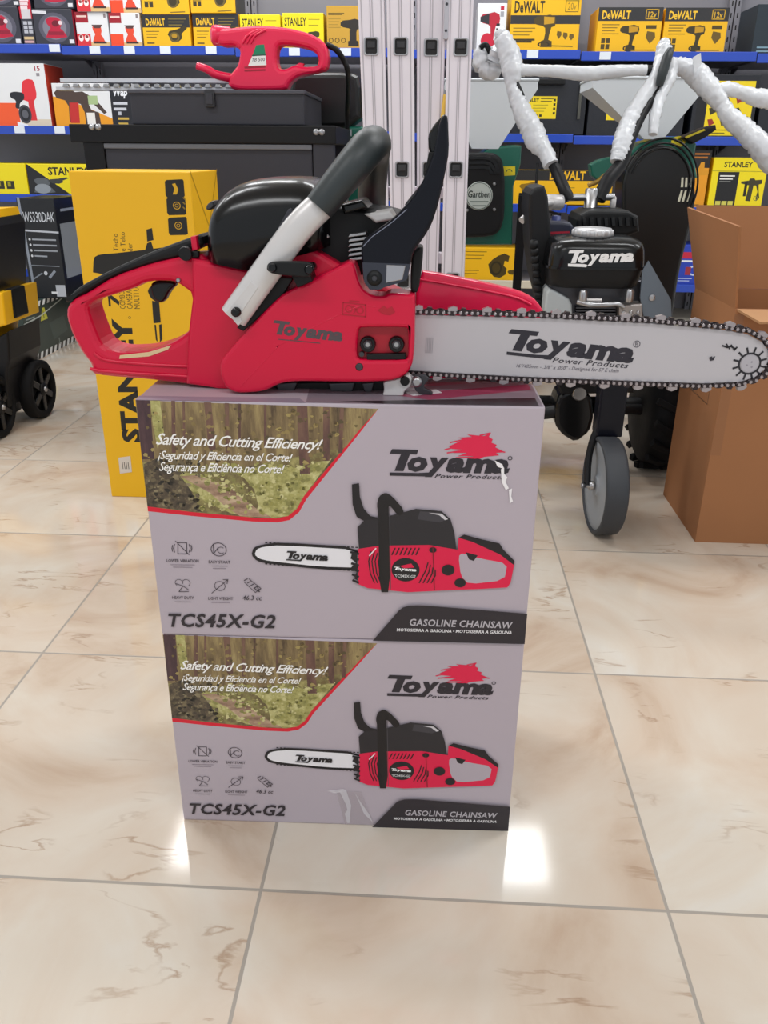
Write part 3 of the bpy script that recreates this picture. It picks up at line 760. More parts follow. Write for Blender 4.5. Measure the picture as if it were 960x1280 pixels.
a.ring(*ctr, .0135, .0135, .16, '#1d1b22', 30)
for i in range(12):
    t = 2*math.pi*i/12+.2
    p = (ctr[0]+.0125*math.cos(t), ctr[1]+.0125*math.sin(t)); q = (ctr[0]+.0195*math.cos(t), ctr[1]+.0195*math.sin(t))
    a.line([p, q], .0022, '#1d1b22')
a.disc(ctr[0], ctr[1], .0105, .0105, '#b0acb2', 22)
for dx, dy in ((-.003, .002), (.002, -.002), (.003, .004)): a.disc(ctr[0]+dx, ctr[1]+dy, .0013, .0013, '#8f8b92', 8)
a.line([g(903, 432), g(909, 434), g(913, 432.5), g(919, 436), g(921, 434)], .002, '#1d1b22'); a.line([g(908, 430), g(912, 436)], .0015, '#1d1b22'); a.line([g(914, 431), g(918, 438)], .0015, '#1d1b22')
a.poly([g(886, 447), g(890, 445), g(890, 447), g(894, 445), g(892, 450), g(888, 451)], '#2a2731')
for k in range(5): a.line([g(533+k*2, 422), g(532+k*2, 441)], .0006, '#9d99a0')
a.build('bar_print', gb)
# chain round the bar
path = [(508, 389.5), (600, 392), (684, 394.5), (816, 401), (905, 409), (938, 414.5), (956, 424.5), (965, 436), (966, 451), (959.5, 466), (946, 475.5), (926, 481), (880, 483), (768, 479), (640, 474), (508, 466.5)]
Yk = 1.000
pp = [at(x, y, Yk) for x, y in path]
samp = []; pitch = .0068; acc = 0.0
for A, B in zip(pp[:-1], pp[1:]):
    L = (B-A).length; d = (B-A)/L
    while acc < L:
        samp.append((A+d*acc, d)); acc += pitch
    acc -= L
m = MB()
def fig8(c, d, L, w, y0, y1, mat):
    n = Vector((-d.z, 0, d.x)); o = []
    for k in range(16):
        t = 2*math.pi*k/16
        r_ = w*(1-.25*abs(math.sin(t))**2)
        o.append(c+d*(math.cos(t)*L)+n*(math.sin(t)*r_))
    front = [Vector((p.x, y0, p.z)) for p in o]; back = [Vector((p.x, y1, p.z)) for p in o]
    m.add(front+back, [list(range(16)), list(range(16, 32))[::-1]]+[[k, (k+1) % 16, 16+(k+1) % 16, 16+k] for k in range(16)], mat)
CH = M('chain_dark', '#3b3436', 0.35, 0.7); CHL = M('chain_bright', '#aaa2a4', 0.28, 0.85)
for i, (c, d) in enumerate(samp):
    n = Vector((-d.z, 0, d.x))      # outwards is +n on the way out along the top
    if i % 2 == 0: fig8(c, d, .0058, .0042, Yk, Yk+.0014, CH); fig8(c, d, .0058, .0042, Yk+.0105, Yk+.012, CH)
    else: fig8(c, d, .0050, .0038, Yk+.0045, Yk+.0065, CH)
    m.lathe(c-d*.0034+Vector((0, -.0012, 0)), (0, 1, 0), [(0, .0016), (.0006, .0022), (.014, .0022)], CHL, 8)
    if i % 6 == 2:
        a0 = c-d*.005+n*.002; pr = [a0, a0+d*.011, a0+d*.011+n*.0042, a0+d*.006+n*.0055, a0+n*.0030]
        f = [Vector((p.x, Yk-.0004, p.z)) for p in pr]; b_ = [Vector((p.x, Yk+.007, p.z)) for p in pr]
        m.add(f+b_, [[0, 1, 2, 3, 4], [9, 8, 7, 6, 5]]+[[k, (k+1) % 5, 5+(k+1) % 5, 5+k] for k in range(5)], CHL)
    elif i % 6 == 4:
        a0 = c-d*.004+n*.002; pr = [a0, a0+d*.008, a0+d*.007+n*.0030, a0+d*.002+n*.0034]
        f = [Vector((p.x, Yk+.001, p.z)) for p in pr]; b_ = [Vector((p.x, Yk+.009, p.z)) for p in pr]
        m.add(f+b_, [[0, 1, 2, 3], [7, 6, 5, 4]]+[[k, (k+1) % 4, 4+(k+1) % 4, 4+k] for k in range(4)], CH)
m.build('saw_chain', saw)

# chain catcher, spikes and bracket under the cover
m = MB().plate([xz(chaikin([(479, 477), (498, 474), (510, 467), (515, 472), (514, 482), (505, 490), (504, 497), (478, 497), (480, 488)], 1), .978)], .978, .99, ALU, .002)
m.lathe(P3(506, 477, .975), (0, 1, 0), [(0, .0055), (.004, .006)], BLK, 16)
m.build('spike_bracket', saw)
m = MB().lathe(P3(521, 478.5, .975), (0, 1, 0), [(0, .0035), (.001, .0062), (.008, .0062)], STEEL, 16)
m.plate([xz(chaikin([(515, 470), (530, 468), (537, 474), (528, 484), (541, 490), (540, 497), (526, 495), (518, 487)], 1), .984)], .984, .99, DSTEEL, .001)
m.build('chain_catcher', saw)

# the loose bar cover standing on the carton behind the bar
bc = [(520, 338), (560, 344), (610, 353), (650, 362), (668, 370), (677, 379), (684, 393), (684, 430), (676, 450), (655, 462), (600, 460), (520, 458)]
Yv = 1.055
t = thing('bar_cover', (at(600, 460, Yv).x, Yv, TOPZ), 'red plastic bar cover standing on edge behind the chainsaw bar', 'bar cover')
loop = xz(chaikin(bc, 1), Yv)
zmin = min(z for x, z in loop); loop = [(x, TOPZ+.001+(z-zmin)*(max(q for _, q in loop)-TOPZ-.001)/(max(q for _, q in loop)-zmin)) for x, z in loop]
MB().plate([loop], Yv, Yv+.02, REDP, .004).build('shell', t)
r = MB().tube([at(x, y+9, Yv-.001) for x, y in [(525, 340), (560, 346), (610, 355), (645, 363), (664, 372)]], .0016, REDP, 8, 4); r.build('rib', t)

# ------------------------------------------------------------------ motor tiller with wrapped handlebars
til = thing('motor_tiller', (0.46, 2.3, 0), 'black petrol motor tiller with plastic-wrapped handlebars and one small front wheel', 'tiller')
# front wheel
wc = Vector((0.468, 2.03, 0.128)); WR = 0.128
wx = Vector((-1, -.06, 0)).normalized()
w = MB().lathe(wc-wx*.036, wx, [(.010, WR-.012), (.008, WR-.006), (.012, WR-.001), (.018, WR), (.058, WR), (.064, WR-.002), (.066, WR-.008), (.064, WR-.012)], M('wheel_rubber', '#34373c', 0.6), 48, closed=True).build('front_wheel', til)
MB().lathe(wc-wx*.024, wx, [(0, .03), (0, WR-.010), (.046, WR-.010), (.049, WR-.014), (.048, .095), (.042, .07), (.044, .03), (.050, .025)], M('wheel_grey_disc', '#8b9096', 0.45), 40).build('wheel_disc', w)
MB().lathe(wc+wx*.030, wx, [(0, .012), (.012, .012), (.012, .006), (.026, .006), (.026, .009), (.032, .007)], STEEL, 12).build('axle_nut', w)
m = MB()
sp0 = wc+wx*.046
m.tube([sp0, sp0+Vector((.002, .03, .07)), sp0+Vector((.018, .045, .135)), wc+Vector((.004, .05, .165))], [.009, .009, .010, .012], BLK, 8, 4)
m.build('wheel_fork', til)
m = MB().box((wc.x-.032, 2.06, .25), (wc.x+.036, 2.12, .46), NAVY, .006)
m.build('wheel_post', til)
# tines' gearbox, axle, drive tyres
ax = Vector((0.47, 2.56, 0.20))
m = MB().tube([ax+Vector((-.36, 0, 0)), ax+Vector((.36, 0, 0))], .021, BLK, 14, 1); m.build('axle', til)
def drive_tyre(x):
    R_ = .2; c = Vector((x, 2.56, R_-.003))
    m = MB().lathe(c-Vector((.068, 0, 0)), (1, 0, 0), [(0, .09), (.0, R_-.05), (.018, R_-.018), (.05, R_-.010), (.086, R_-.010), (.118, R_-.018), (.136, R_-.05), (.136, .09)], TYRE, 36)
    for i in range(18):
        for sgn in (-1, 1):
            t = 2*math.pi*(i+.25*sgn)/18
            X = Matrix.Translation(c) @ Matrix.Rotation(t, 4, 'X') @ Matrix.Translation((sgn*.034, 0, R_-.008)) @ Matrix.Rotation(sgn*.5, 4, 'Z')
            m.box((-.034, -.009, -.012), (.034, .009, .008), TYRE, .002, X)
    o = m.build('drive_tyre', til)
    MB().lathe(c-Vector((.05, 0, 0)), (1, 0, 0), [(0, .03), (0, .1), (.1, .1), (.1, .03)], BLK, 24).build('rim', o)
drive_tyre(.735); drive_tyre(.205)
g_ = Vector((0.385, 2.40, 0.28))
m = MB()
q = lambda x, y: at(x, y, 2.34)
pl_ = xz(chaikin([(694, 507), (700, 493), (724, 484), (740, 496), (743, 520), (738, 540), (720, 554), (704, 545), (694, 532)], 1), 2.34)
m.plate([pl_], 2.34, 2.46, BLKG, .012)
m.build('gear_case', til)
m = MB().lathe(q(724, 491), (0, 1, 0), [(-.012, .018), (-.008, .022), (.02, .022)], STEEL, 16); m.build('drain_plug', til)
m = MB().tube([at(706, 512, 2.36), at(680, 516, 2.38), at(640, 516, 2.42)], .02, BLK, 10, 2); m.build('tine_shaft', til)
m = MB().tube([at(742, 510, 2.40), at(800, 512, 2.44)], .017, BLK, 10, 1); m.build('drive_shaft', til)
m = MB().plate([xz([(690, 470), (742, 466), (790, 468), (790, 488), (700, 490)], 2.36)], 2.33, 2.66, BLK, .006); m.build('chassis', til)
# engine block
YE = 2.17
m = MB().plate([xz([(686, 352), (806, 350), (806, 470), (692, 470)], YE+.05)], YE+.05, 2.5, DSTEEL, .01); m.build('crankcase', til)
m = MB().plate([xz(chaikin([(684, 360), (698, 366), (715, 376), (716, 402), (688, 402), (680, 392)], 1), YE+.02)], YE+.02, YE+.12, M('light_shroud', '#aeb4b6', 0.45), .006); m.build('shroud', til)
m = MB()
for cx, cy, r_ in ((729, 370, .011), (787, 369, .011)):
    c = at(cx, cy, YE); m.lathe(c-Vector((0, 0, .017)), (0, 0, 1), [(0, r_*.8), (.006, r_), (.026, r_), (.032, r_*.7)], STEEL, 14)
m.tube([at(722, 377, YE), at(738, 381, YE-.01), at(758, 381, YE), at(772, 380, YE), at(780, 384, YE)], .007, STEEL, 8, 3)
m.tube([at(733, 375, YE), at(752, 375, YE)], .004, ALU, 8, 1)
m.build('fuel_tap', til)
m = MB().plate([xz([(774, 382), (803, 380), (804, 398), (802, 404), (774, 404)], YE+.0)], YE, YE+.06, M('carburettor_metal', '#9a938f', 0.4, 0.6), .004)
for k in range(3): m.lathe(at(780+k*9, 391, YE-.004), (0, 1, 0), [(0, .003), (.001, .005), (.006, .005)], STEEL, 10)
m.build('carburettor', til)
m = MB()
for k in range(6): m.plate([xz([(720, 384+k*3.6), (770, 384+k*3.6), (770, 386+k*3.6), (720, 386+k*3.6)], YE+.025)], YE+.025, YE+.12, DSTEEL, .0005)
m.build('cooling_fin', til)
m = MB().plate([xz([(803, 338), (811, 326), (839, 375), (840, 404), (806, 404), (800, 372)], YE+.01)], YE+.01, YE+.018, GRAYP, .001)
br = m.build('side_bracket', til)
MB().lathe(at(815, 372, YE+.008), (0, 1, 0), [(-.004, .004), (-.003, .008), (.004, .008)], STEEL, 10, False).build('bolt', br)
# black engine flank and recoil
m = MB().plate([xz(chaikin([(660, 245), (668, 234), (684, 232), (690, 300), (688, 400), (682, 404), (664, 330)], 1), 2.3)], 2.3, 2.5, BLKM, .01); m.build('engine_flank', til)
m = MB()
for k in range(9):
    c = at(667+k*.8, 306+k*9, 2.27); m.lathe(c, (1, 0, 0), [(-.010, .010), (-.006, .013), (.006, .013), (.010, .010)], BLKM, 10)
m.tube([at(667, 303, 2.27), at(674, 385, 2.27)], .009, BLKM, 8, 1)
m.build('corrugated_hose', til)
# fuel tank: lower pan, seam flange, domed top
def roundrect(cx, cy, hx, hy, r, n=6):
    o = []
    for (sx, sy, a0) in ((1, 1, 0), (-1, 1, math.pi/2), (-1, -1, math.pi), (1, -1, 1.5*math.pi)):
        for k in range(n+1):
            t = a0+math.pi/2*k/n; o.append((cx+sx*(hx-r)+r*math.cos(t), cy+sy*(hy-r)+r*math.sin(t)))
    return o
tx = (at(685, 333, YE).x+at(811, 333, YE).x)/2; hx = (at(811, 333, YE).x-at(685, 333, YE).x)/2
zs = at(748, 336, YE).z; hy = .105; cyT = YE+hy
def ring_at(z, sx, sy, r): return [Vector((x, y, z)) for x, y in roundrect(tx, cyT, hx*sx, hy*sy, r)]
ztop = at(748, 306, YE+.01).z
m = MB().loft([ring_at(zs, .97, .98, .035), ring_at(zs+.022, .965, .975, .038), ring_at(ztop-.012, .945, .95, .04), ring_at(ztop, .92, .91, .045), ring_at(ztop+.008, .86, .82, .05), ring_at(ztop+.014, .72, .62, .05), ring_at(ztop+.016, .4, .35, .03)], BLKG)
m.loft([ring_at(zs-.003, 1.0, 1.0, .036), ring_at(zs+.003, 1.0, 1.0, .036)], BLKG)
m.loft([ring_at(zs-.05, .86, .88, .05), ring_at(zs-.044, .90, .92, .045), ring_at(zs-.02, .93, .95, .04), ring_at(zs, .95, .97, .035)], BLKM)
tank = m.build('fuel_tank', til)
cc_ = Vector((at(742, 292, YE+.07).x, YE+.085, ztop+.012))
m = MB().lathe(cc_, (0, 0, 1), [(0, .045), (.004, .050), (.016, .050), (.022, .046), (.024, .03), (.025, .0)], M('cap_silver', '#c9c9cb', 0.35, 0.5), 32)
for k in range(16):
    t = 2*math.pi*k/16; m.lathe(cc_+Vector((.049*math.cos(t), .049*math.sin(t), .004)), (0, 0, 1), [(0, .003), (.002, .0045), (.012, .0045), (.014, .003)], M('cap_silver', '#c9c9cb'), 8)
m.build('tank_cap', tank)
za, zb_ = zs+.012, ztop-.004
a = Art((tx-hx, YE+.0015, ztop), (2*hx, 0, 0), (0, 0.0, -(ztop-zs)), eps=.00006)
a.O = Vector((tx-hx, YE-.0005, ztop))
toyama_logo(a, [a.uv(711, 313), a.uv(793, 311), a.uv(792, 331), a.uv(710, 333)], '#f2f2f2', False)
a.poly([a.uv(710, 329.5), a.uv(730, 330), a.uv(734, 331), a.uv(733, 334), a.uv(710, 333)], '#f2f2f2')
a.build('tank_lettering', tank)
# air filter, muffler guard, throttle gear behind the tank
m = MB().plate([xz(chaikin([(722, 270), (740, 262), (798, 264), (800, 296), (720, 296)], 1), 2.42)], 2.42, 2.6, BLKM, .01)
for k in range(8): m.plate([xz([(728+k*9, 272), (733+k*9, 272), (734+k*9, 283), (729+k*9, 283)], 2.41)], 2.41, 2.43, BLKG, .001)
m.build('muffler_guard', til)
m = MB().plate([xz(chaikin([(668, 282), (676, 276), (712, 277), (718, 284), (718, 304), (668, 304)], 1), 2.36)], 2.36, 2.48, M('filter_blue_black', '#20243a', 0.35), .008)
af = m.build('air_filter', til)
a = Art((0, 2.3595, 0), (1, 0, 0), (0, 0, -1)); a.poly([a.uv(*q_) for q_ in [(680, 290), (712, 289), (712, 297), (680, 298)]], '#b01c35'); a.line([a.uv(683, 294), a.uv(709, 293)], .004, '#3d0c18'); a.build('filter_sticker', af)
MB().lathe(at(695, 277, 2.40)-Vector((0, 0, .006)), (0, 0, 1), [(0, .03), (.006, .03), (.009, .012), (.02, .012), (.022, .005)], M('filter_blue', '#25336e', 0.4), 16).build('filter_cap', af)
m = MB().tube([at(697, 247, 2.55), at(768, 246, 2.55)], .010, STEEL, 12, 1)
m.lathe(at(737, 268, 2.55), (0, 0, 1), [(0, .026), (.01, .028), (.012, .019), (.066, .019), (.070, .016)], STEEL, 20)
m.lathe(at(692, 253, 2.55), (1, 0, 0), [(-.03, .012), (-.02, .022), (.02, .022), (.03, .014)], ALU, 14)
m.lathe(at(766, 254, 2.55)-Vector((0, 0, .015)), (0, 0, 1), [(0, .006), (.004, .009), (.03, .009), (.034, .006)], ALU, 10)
m.build('crossbar_clamp', til)
m = MB().tube([at(652, 276, 2.45), at(668, 262, 2.48), at(684, 254, 2.52), at(694, 254, 2.55)], .010, ALU, 10, 4); m.build('exhaust_pipe', til)
m = MB().tube([at(672, 204, 2.62), at(671, 240, 2.6), at(684, 262, 2.58), at(700, 268, 2.5)], .004, BLK, 6, 4); m.build('cable', til)
# handlebars (rear) and their plastic wrap
YB = 2.62
def tb(pts, rr, mat, name, par, wob=0.0, n=12, sm=5, Y=YB, caps=True):
    o = MB().tube([at(x, y, yy) for x, y, yy in pts], rr, mat, n, sm, caps, wob).build(name, par); return o
bar_l = tb([(712, 250, 2.55), (706, 238, 2.56), (696, 215, 2.6), (684, 192, 2.62), (665, 154, 2.66), (650, 115, 2.7), (640, 92, 2.72), (630, 52, 2.76)], [.017, .017, .017, .013, .010, .009, .008, .008], BLK, 'handlebar', til)
bar_r = tb([(748, 250, 2.55), (760, 225, 2.57), (776, 205, 2.6), (786, 180, 2.62), (800, 148, 2.66), (818, 115, 2.7), (830, 80, 2.73), (834, 56, 2.76)], [.02, .02, .019, .015, .014, .015, .016, .012], BLK, 'handlebar', til)
tb([(640, 90, 2.72), (720, 89, 2.73), (822, 88, 2.73)], .013, BLK, 'crossbar', til)
def wrap(pts, rr, par, wob=.22, n=18, sm=9):
    pts = [at(x, y, yy) for x, y, yy in pts]
    m = MB().tube(pts, rr, WRAP, n, sm, True, wob); return m.build('plastic_wrap', par)
wrap([(621, 38, 2.76), (628, 47, 2.76), (638, 72, 2.74), (641, 92, 2.72), (640, 108, 2.71), (647, 125, 2.70), (654, 142, 2.68), (664, 160, 2.66), (672, 178, 2.64), (682, 190, 2.62), (689, 206, 2.60)],
     [0.010, 0.025, 0.031, 0.029, 0.016, 0.024, 0.027, 0.032, 0.031, 0.022, 0.022], bar_l)
wrap([(648, 88, 2.72), (662, 88, 2.72), (690, 89, 2.72), (730, 92, 2.72), (760, 90, 2.72), (790, 88, 2.72), (808, 88, 2.72)], [0.019, 0.015, 0.016, 0.020, 0.018, 0.015, 0.015], til, .12)
wrap([(831, 50, 2.77), (830, 60, 2.76), (828, 76, 2.74), (818, 100, 2.71), (800, 128, 2.68), (788, 150, 2.66), (780, 172, 2.63), (775, 192, 2.61), (772, 203, 2.60)], [0.012, 0.022, 0.022, 0.019, 0.022, 0.025, 0.027, 0.025, 0.020], bar_r, .25)
wrap([(816, 168, 2.64), (819, 145, 2.66), (826, 120, 2.69), (838, 96, 2.72), (842, 74, 2.74)], [.012, .016, .016, .018, .012], bar_r, .3)
# gear lever with its black grip standing free of the wrap
m = MB().tube([at(824, 108, 2.68), at(828, 92, 2.68), at(834, 72, 2.69), (at(838, 62, 2.70))], [.010, .014, .014, .010], RUB, 10, 4); m.build('grip_lever', bar_r)
# two wrapped side arms reaching to the operator's side
arm = tb([(846, 80, 2.74), (866, 96, 2.74), (890, 118, 2.72), (905, 140, 2.70), (925, 165, 2.68), (962, 198, 2.66), (1000, 220, 2.62)], .009, BLK, 'side_arm', til)
wrap([(838, 82, 2.74), (852, 83, 2.74), (872, 95, 2.74), (888, 113, 2.72), (902, 131, 2.71), (912, 146, 2.70), (930, 162, 2.69), (946, 178, 2.67), (966, 203, 2.66), (1000, 224, 2.62)], [0.016, 0.024, 0.032, 0.030, 0.022, 0.026, 0.030, 0.032, 0.032, 0.022], arm, .2)
m = MB().plate([xz([(866, 72), (876, 66), (877, 80), (868, 92)], 2.7)], 2.7, 2.704, WRAP, .0005); m.build('wrap_tail', arm)
arm2 = tb([(898, 112, 2.74), (930, 119, 2.76), (1000, 124, 2.78)], .007, BLK, 'side_arm', til)
wrap([(896, 114, 2.73), (908, 111, 2.74), (928, 116, 2.76), (946, 122, 2.77), (970, 124, 2.78), (1000, 124, 2.78)], [0.014, 0.020, 0.018, 0.024, 0.029, 0.027], arm2, .2)
# loose wrap hanging at the clutch lever
m = MB().tube([at(597, 60, 2.8), at(603, 78, 2.8), at(612, 86, 2.8), at(618, 74, 2.8), at(622, 60, 2.78)], [.014, .028, .030, .028, .018], WRAP, 14, 6, True, .5); m.build('plastic_wrap', bar_l)
tb([(613, 66, 2.79), (607, 56, 2.79), (600, 60, 2.79)], .008, BLK, 'clutch_lever', bar_l)

# ------------------------------------------------------------------ open brown carton
cw0, cw1, cy0, cy1 = 0.703, 1.16, 1.975, 2.30
cz = 0.595
t = thing('open_carton', ((cw0+cw1)/2, (cy0+cy1)/2, 0), 'open brown cardboard carton on the floor with raised flaps', 'box')
th = .006
m = MB()
m.box((cw0, cy0, 0), (cw1, cy0+th, cz), KRAFT, .0005); m.box((cw0, cy1-th, 0), (cw1, cy1, cz), KRAFT, .0005)
m.box((cw0, cy0+th+.0002, 0), (cw0+th, cy1-th-.0002, cz), KRAFT, .0005); m.box((cw1-th, cy0+th+.0002, 0), (cw1, cy1-th-.0002, cz), KRAFT, .0005)
m.box((cw0+.008, cy0+.008, .001), (cw1-.008, cy1-.008, .006), KRAFT)
m.build('carton_body', t)
def quad_slab(pts, thk, mat, name, par):
    pts = [Vector(p) for p in pts]; n = (pts[1]-pts[0]).cross(pts[3]-pts[0]).normalized()*thk
    m = MB(); m.add(pts+[p+n for p in pts], [[0, 1, 2, 3], [7, 6, 5, 4], [0, 4, 5, 1], [1, 5, 6, 2], [2, 6, 7, 3], [3, 7, 4, 0]], mat)
    return m.build(name, par)
quad_slab([(cw0, cy0+.004, cz), (cw0, cy1, cz), (.655, cy1+.01, .795), (.662, cy0-.05, .778)], .005, KRAFT, 'flap', t)
quad_slab([(cw0, cy1, cz), (cw1, cy1, cz), (cw1+.02, cy1+.03, .80), (cw0-.02, cy1+.03, .80)], .005, KRAFT, 'flap', t)
quad_slab([(cw0+.004, cy0, cz), (cw1, cy0, cz), (cw1, cy0-.16, cz+.015), (cw0+.01, cy0-.13, cz-.005)], .005, KRAFTL, 'flap', t)
quad_slab([(cw1, cy0, cz), (cw1, cy1, cz), (cw1+.16, cy1, cz+.10), (cw1+.16, cy0, cz+.10)], .005, KRAFT, 'flap', t)
a = Art((cw0-.0003, cy1, cz), (0, cy0-cy1, 0), (0, 0, -cz))
for p in ([(.25, .12), (.75, .12), (.75, .42), (.25, .42), (.25, .12)],): a.line(p, .002, '#5a3d26')
a.line([(.30, .17), (.70, .17)], .004, '#5a3d26'); a.line([(.35, .25), (.65, .25), (.65, .36), (.35, .36), (.35, .25)], .002, '#5a3d26')
a.build('handling_marks', t)
a = Art((cw0, cy0, cz), (cw1-cw0, 0, 0), (0, 0, -cz)); a.poly([(.0, .02), (.05, .02), (.055, .6), (.0, .6)], M('brown_tape', '#94633d', 0.35)); a.build('tape', t)

# ------------------------------------------------------------------ tall yellow carton
y0, y1 = 2.165, 2.44
yx0, yx1, yz = -0.905, -0.600, .872
t = thing('yellow_carton', ((yx0+yx1)/2, (y0+y1)/2, 0), 'tall yellow carton standing on end behind the chainsaw handle', 'box')
m = MB().box((yx0, y0, 0), (yx1, y1, yz), YEL, .003); m.build('carton_body', t)
a = Art((yx0, y0, yz), (yx1-yx0, 0, 0), (0, 0, -yz)); g = a.uv
a.text('STANLEY', 0, 0, 0, 0, '#1b1810', bold=.05, corners=[g(153, 553), g(139, 398), g(164.5, 398), g(178, 553)])
a.ring(*g(162, 397), .012, .004, .3, '#1b1810', 12)
a.text('75', 0, 0, 0, 0, '#1b1810', bold=.03, corners=[g(136, 383), g(133, 350), g(147, 350), g(150, 383)])
for k, s_ in enumerate(('COMBO SET', 'CAMERA KIT', 'MULTI USE')):
    a.text(s_, 0, 0, 0, 0, '#3c3416', corners=[g(150+k*9, 386), g(148+k*9, 352), g(155+k*9, 352), g(157+k*9, 386)])
for k, (s_, y_) in enumerate((('Techo', 292), ('e Telto', 290), ('der', 304))):
    a.text(s_, 0, 0, 0, 0, '#3c3416', corners=[g(142+k*9, 314), g(141+k*9, y_), g(147+k*9, y_), g(148+k*9, 314)])
a.poly(chaikin([g(116, 345), g(117, 322), g(124, 318), g(150, 316), g(240, 305), g(240, 345)], 1), '#15130f')
a.poly([g(183, 287), g(190, 285), g(192, 300), g(184, 302)], '#15130f'); a.poly([g(184, 304), g(189, 302), g(193, 315), g(180, 317)], '#15130f')
for k, yy in enumerate((225, 247, 272)):
    x = 206+k*2
    a.poly([g(x+2, yy), g(x+22, yy-1), g(x+23.5, yy+1), g(x+25, yy+20), g(x+23, yy+21.5), g(x+3, yy+22), g(x+1, yy+19), g(x, yy+2)], '#15130f')
    if k == 0: a.poly([g(x+9, yy+5), g(x+13, yy+4), g(x+17, yy+12), g(x+15, yy+18), g(x+10, yy+18), g(x+12, yy+11)], '#d9a806')
    else: a.ring(*g(x+13, yy+10), .032, .0105, .2, '#c99a08', 18); a.ring(*g(x+13, yy+10), .016, .005, .3, '#c99a08', 14)
for k in range(3): a.line([g(229, 247+k*6), g(231, 249+k*6)], .003, '#8a6c10')
# the tool pictured on the front
a.poly(chaikin([g(184, 362), g(196, 352), g(222, 350), g(214, 366), g(205, 378), (g(196, 378)[0], g(196, 378)[1]), g(188, 372)], 1), '#15130f')
a.poly([g(190, 376), g(199, 378), g(201, 403), g(192, 404)], '#15130f'); a.poly([g(193, 406), g(195, 406), g(197, 427), g(195, 425)], '#15130f'); a.poly([g(199, 406), g(202, 405), g(203, 424), g(200, 428)], '#15130f')
a.poly([g(148, 572), g(163, 570), g(165, 590), g(150, 592)], '#d9cfc4'); 
for k in range(4): a.line([g(153+k*2.4, 578), g(154+k*2.4, 586)], .0018, '#3a3630')
a.build('front_print', t)
a = Art((yx1+.0002, y0, yz), (0, y1-y0, 0), (0, 0, -yz)); a.line([(0.02, 0.0), (.55, .16), (1, .0)], .006, '#b78a05'); a.line([(.55, .16), (.6, .4)], .004, '#b78a05'); a.build('side_fold', t)

# ------------------------------------------------------------------ charcoal work bench with a tool chest and hedge trimmer on it
YW = 2.9
bx0, bx1 = at(86, 160, YW).x, at(420, 165, YW).x
bz = at(250, 156, YW).z
t = thing('tool_bench', ((bx0+bx1)/2, YW+.25, 0), 'black steel tool bench with a charcoal drawer behind the yellow carton', 'workbench')
m = MB().box((bx0, YW, bz-.055), (bx1, YW+.5, bz), BLK, .004); m.build('top_rail', t)
for px in (118, 404):
    X_ = at(px, 200, YW).x
    for dy in (0, .44): MB().box((X_-.034, YW+.006+dy, 0), (X_+.034, YW+.06+dy, bz-.05), BLK if px < 200 else CHAR, .004).build('leg', t)
dx0, dx1 = at(131, 200, YW).x, at(390, 200, YW).x
dz1, dz0 = at(200, 177, YW).z, at(200, 262, YW).z
m = MB().box((dx0, YW+.012, dz0), (dx1, YW+.46, dz1), CHAR, .004); dr = m.build('drawer', t)
MB().box((dx0, YW+.004, dz1-.022), (dx1, YW+.02, dz1-.006), M('drawer_pull_grey', '#6a6b70', 0.35, 0.3), .003).build('drawer_pull', dr)
MB().box((bx0+.08, YW+.03, .28), (bx1-.06, YW+.46, .31), CHAR, .003).build('lower_shelf', t)
m = MB()
for px in (114, 122, 395, 402): m.lathe(at(px, 159 if px < 200 else 165, YW-.004), (0, 1, 0), [(0, .004), (.002, .0095), (.006, .0105)], STEEL, 14)
m.build('rail_bolts', t)
# tool chest
kx0, kx1 = at(163, 130, YW+.03).x, at(380, 130, YW+.03).x
kz1 = at(250, 112, YW+.03).z
t = thing('tool_chest', ((kx0+kx1)/2, YW+.25, bz), 'charcoal steel tool chest lying on the bench under the red hedge trimmer', 'tool chest')
m = MB().box((kx0, YW+.03, bz+.001), (kx1, YW+.47, kz1-.006), CHAR, .004); m.build('chest_body', t)
m = MB().box((kx0-.004, YW+.024, kz1-.012), (kx1+.004, YW+.474, kz1), M('lid_edge_charcoal', '#4a4a52', 0.4, 0.2), .003); m.build('lid', t)
c0 = at(262, 122, YW+.02)
m = MB().box((c0.x-.016, YW+.018, c0.z-.028), (c0.x+.016, YW+.030, c0.z+.024), M('latch_dark', '#26262b', 0.4), .003); m.box((c0.x-.010, YW+.014, c0.z-.020), (c0.x+.010, YW+.02, c0.z+.012), CHAR, .002); m.build('latch', t)
# hedge trimmer
YT = 3.0
t = thing('hedge_trimmer', (at(330, 108, YT).x, YT+.05, kz1), 'red electric hedge trimmer with a long steel blade on the tool chest', 'hedge trimmer')
body = [(284, 107), (285, 92), (290, 87), (297, 78), (300, 60), (292, 54), (276, 55), (267, 49), (265, 41), (268, 33), (284, 33), (296, 31), (322, 29), (356, 31), (385, 38), (402, 47), (409, 57), (411, 70), (408, 84), (394, 88), (372, 93), (362, 101), (358, 110), (330, 111), (300, 111)]
hole = [(346, 58), (350, 53), (368, 54), (386, 58), (395, 64), (398, 72), (396, 80), (380, 81), (368, 78), (356, 84), (348, 83), (345, 74)]
dz = kz1+.002-at(330, 111, YT).z
def xzs(px, Y): return [(x, z+dz) for x, z in xz(px, Y)]
m = MB().plate([xzs(chaikin(body, 1), YT), xzs(chaikin(hole, 1), YT)], YT, YT+.075, REDP, .014); hb = m.build('body', t)
m = MB().lathe(at(276, 42, YT+.03)+Vector((0, 0, dz)), (-.9, -.35, 0), [(-.03, .026), (.016, .030), (.026, .028), (.032, .018)], REDP, 24); m.build('front_knob', hb)
a = Art((0, YT-.0004, 0), (1, 0, 0), (0, 0, -1)); g = lambda x, y: (a.uv(x, y)[0], a.uv(x, y)[1]-dz)
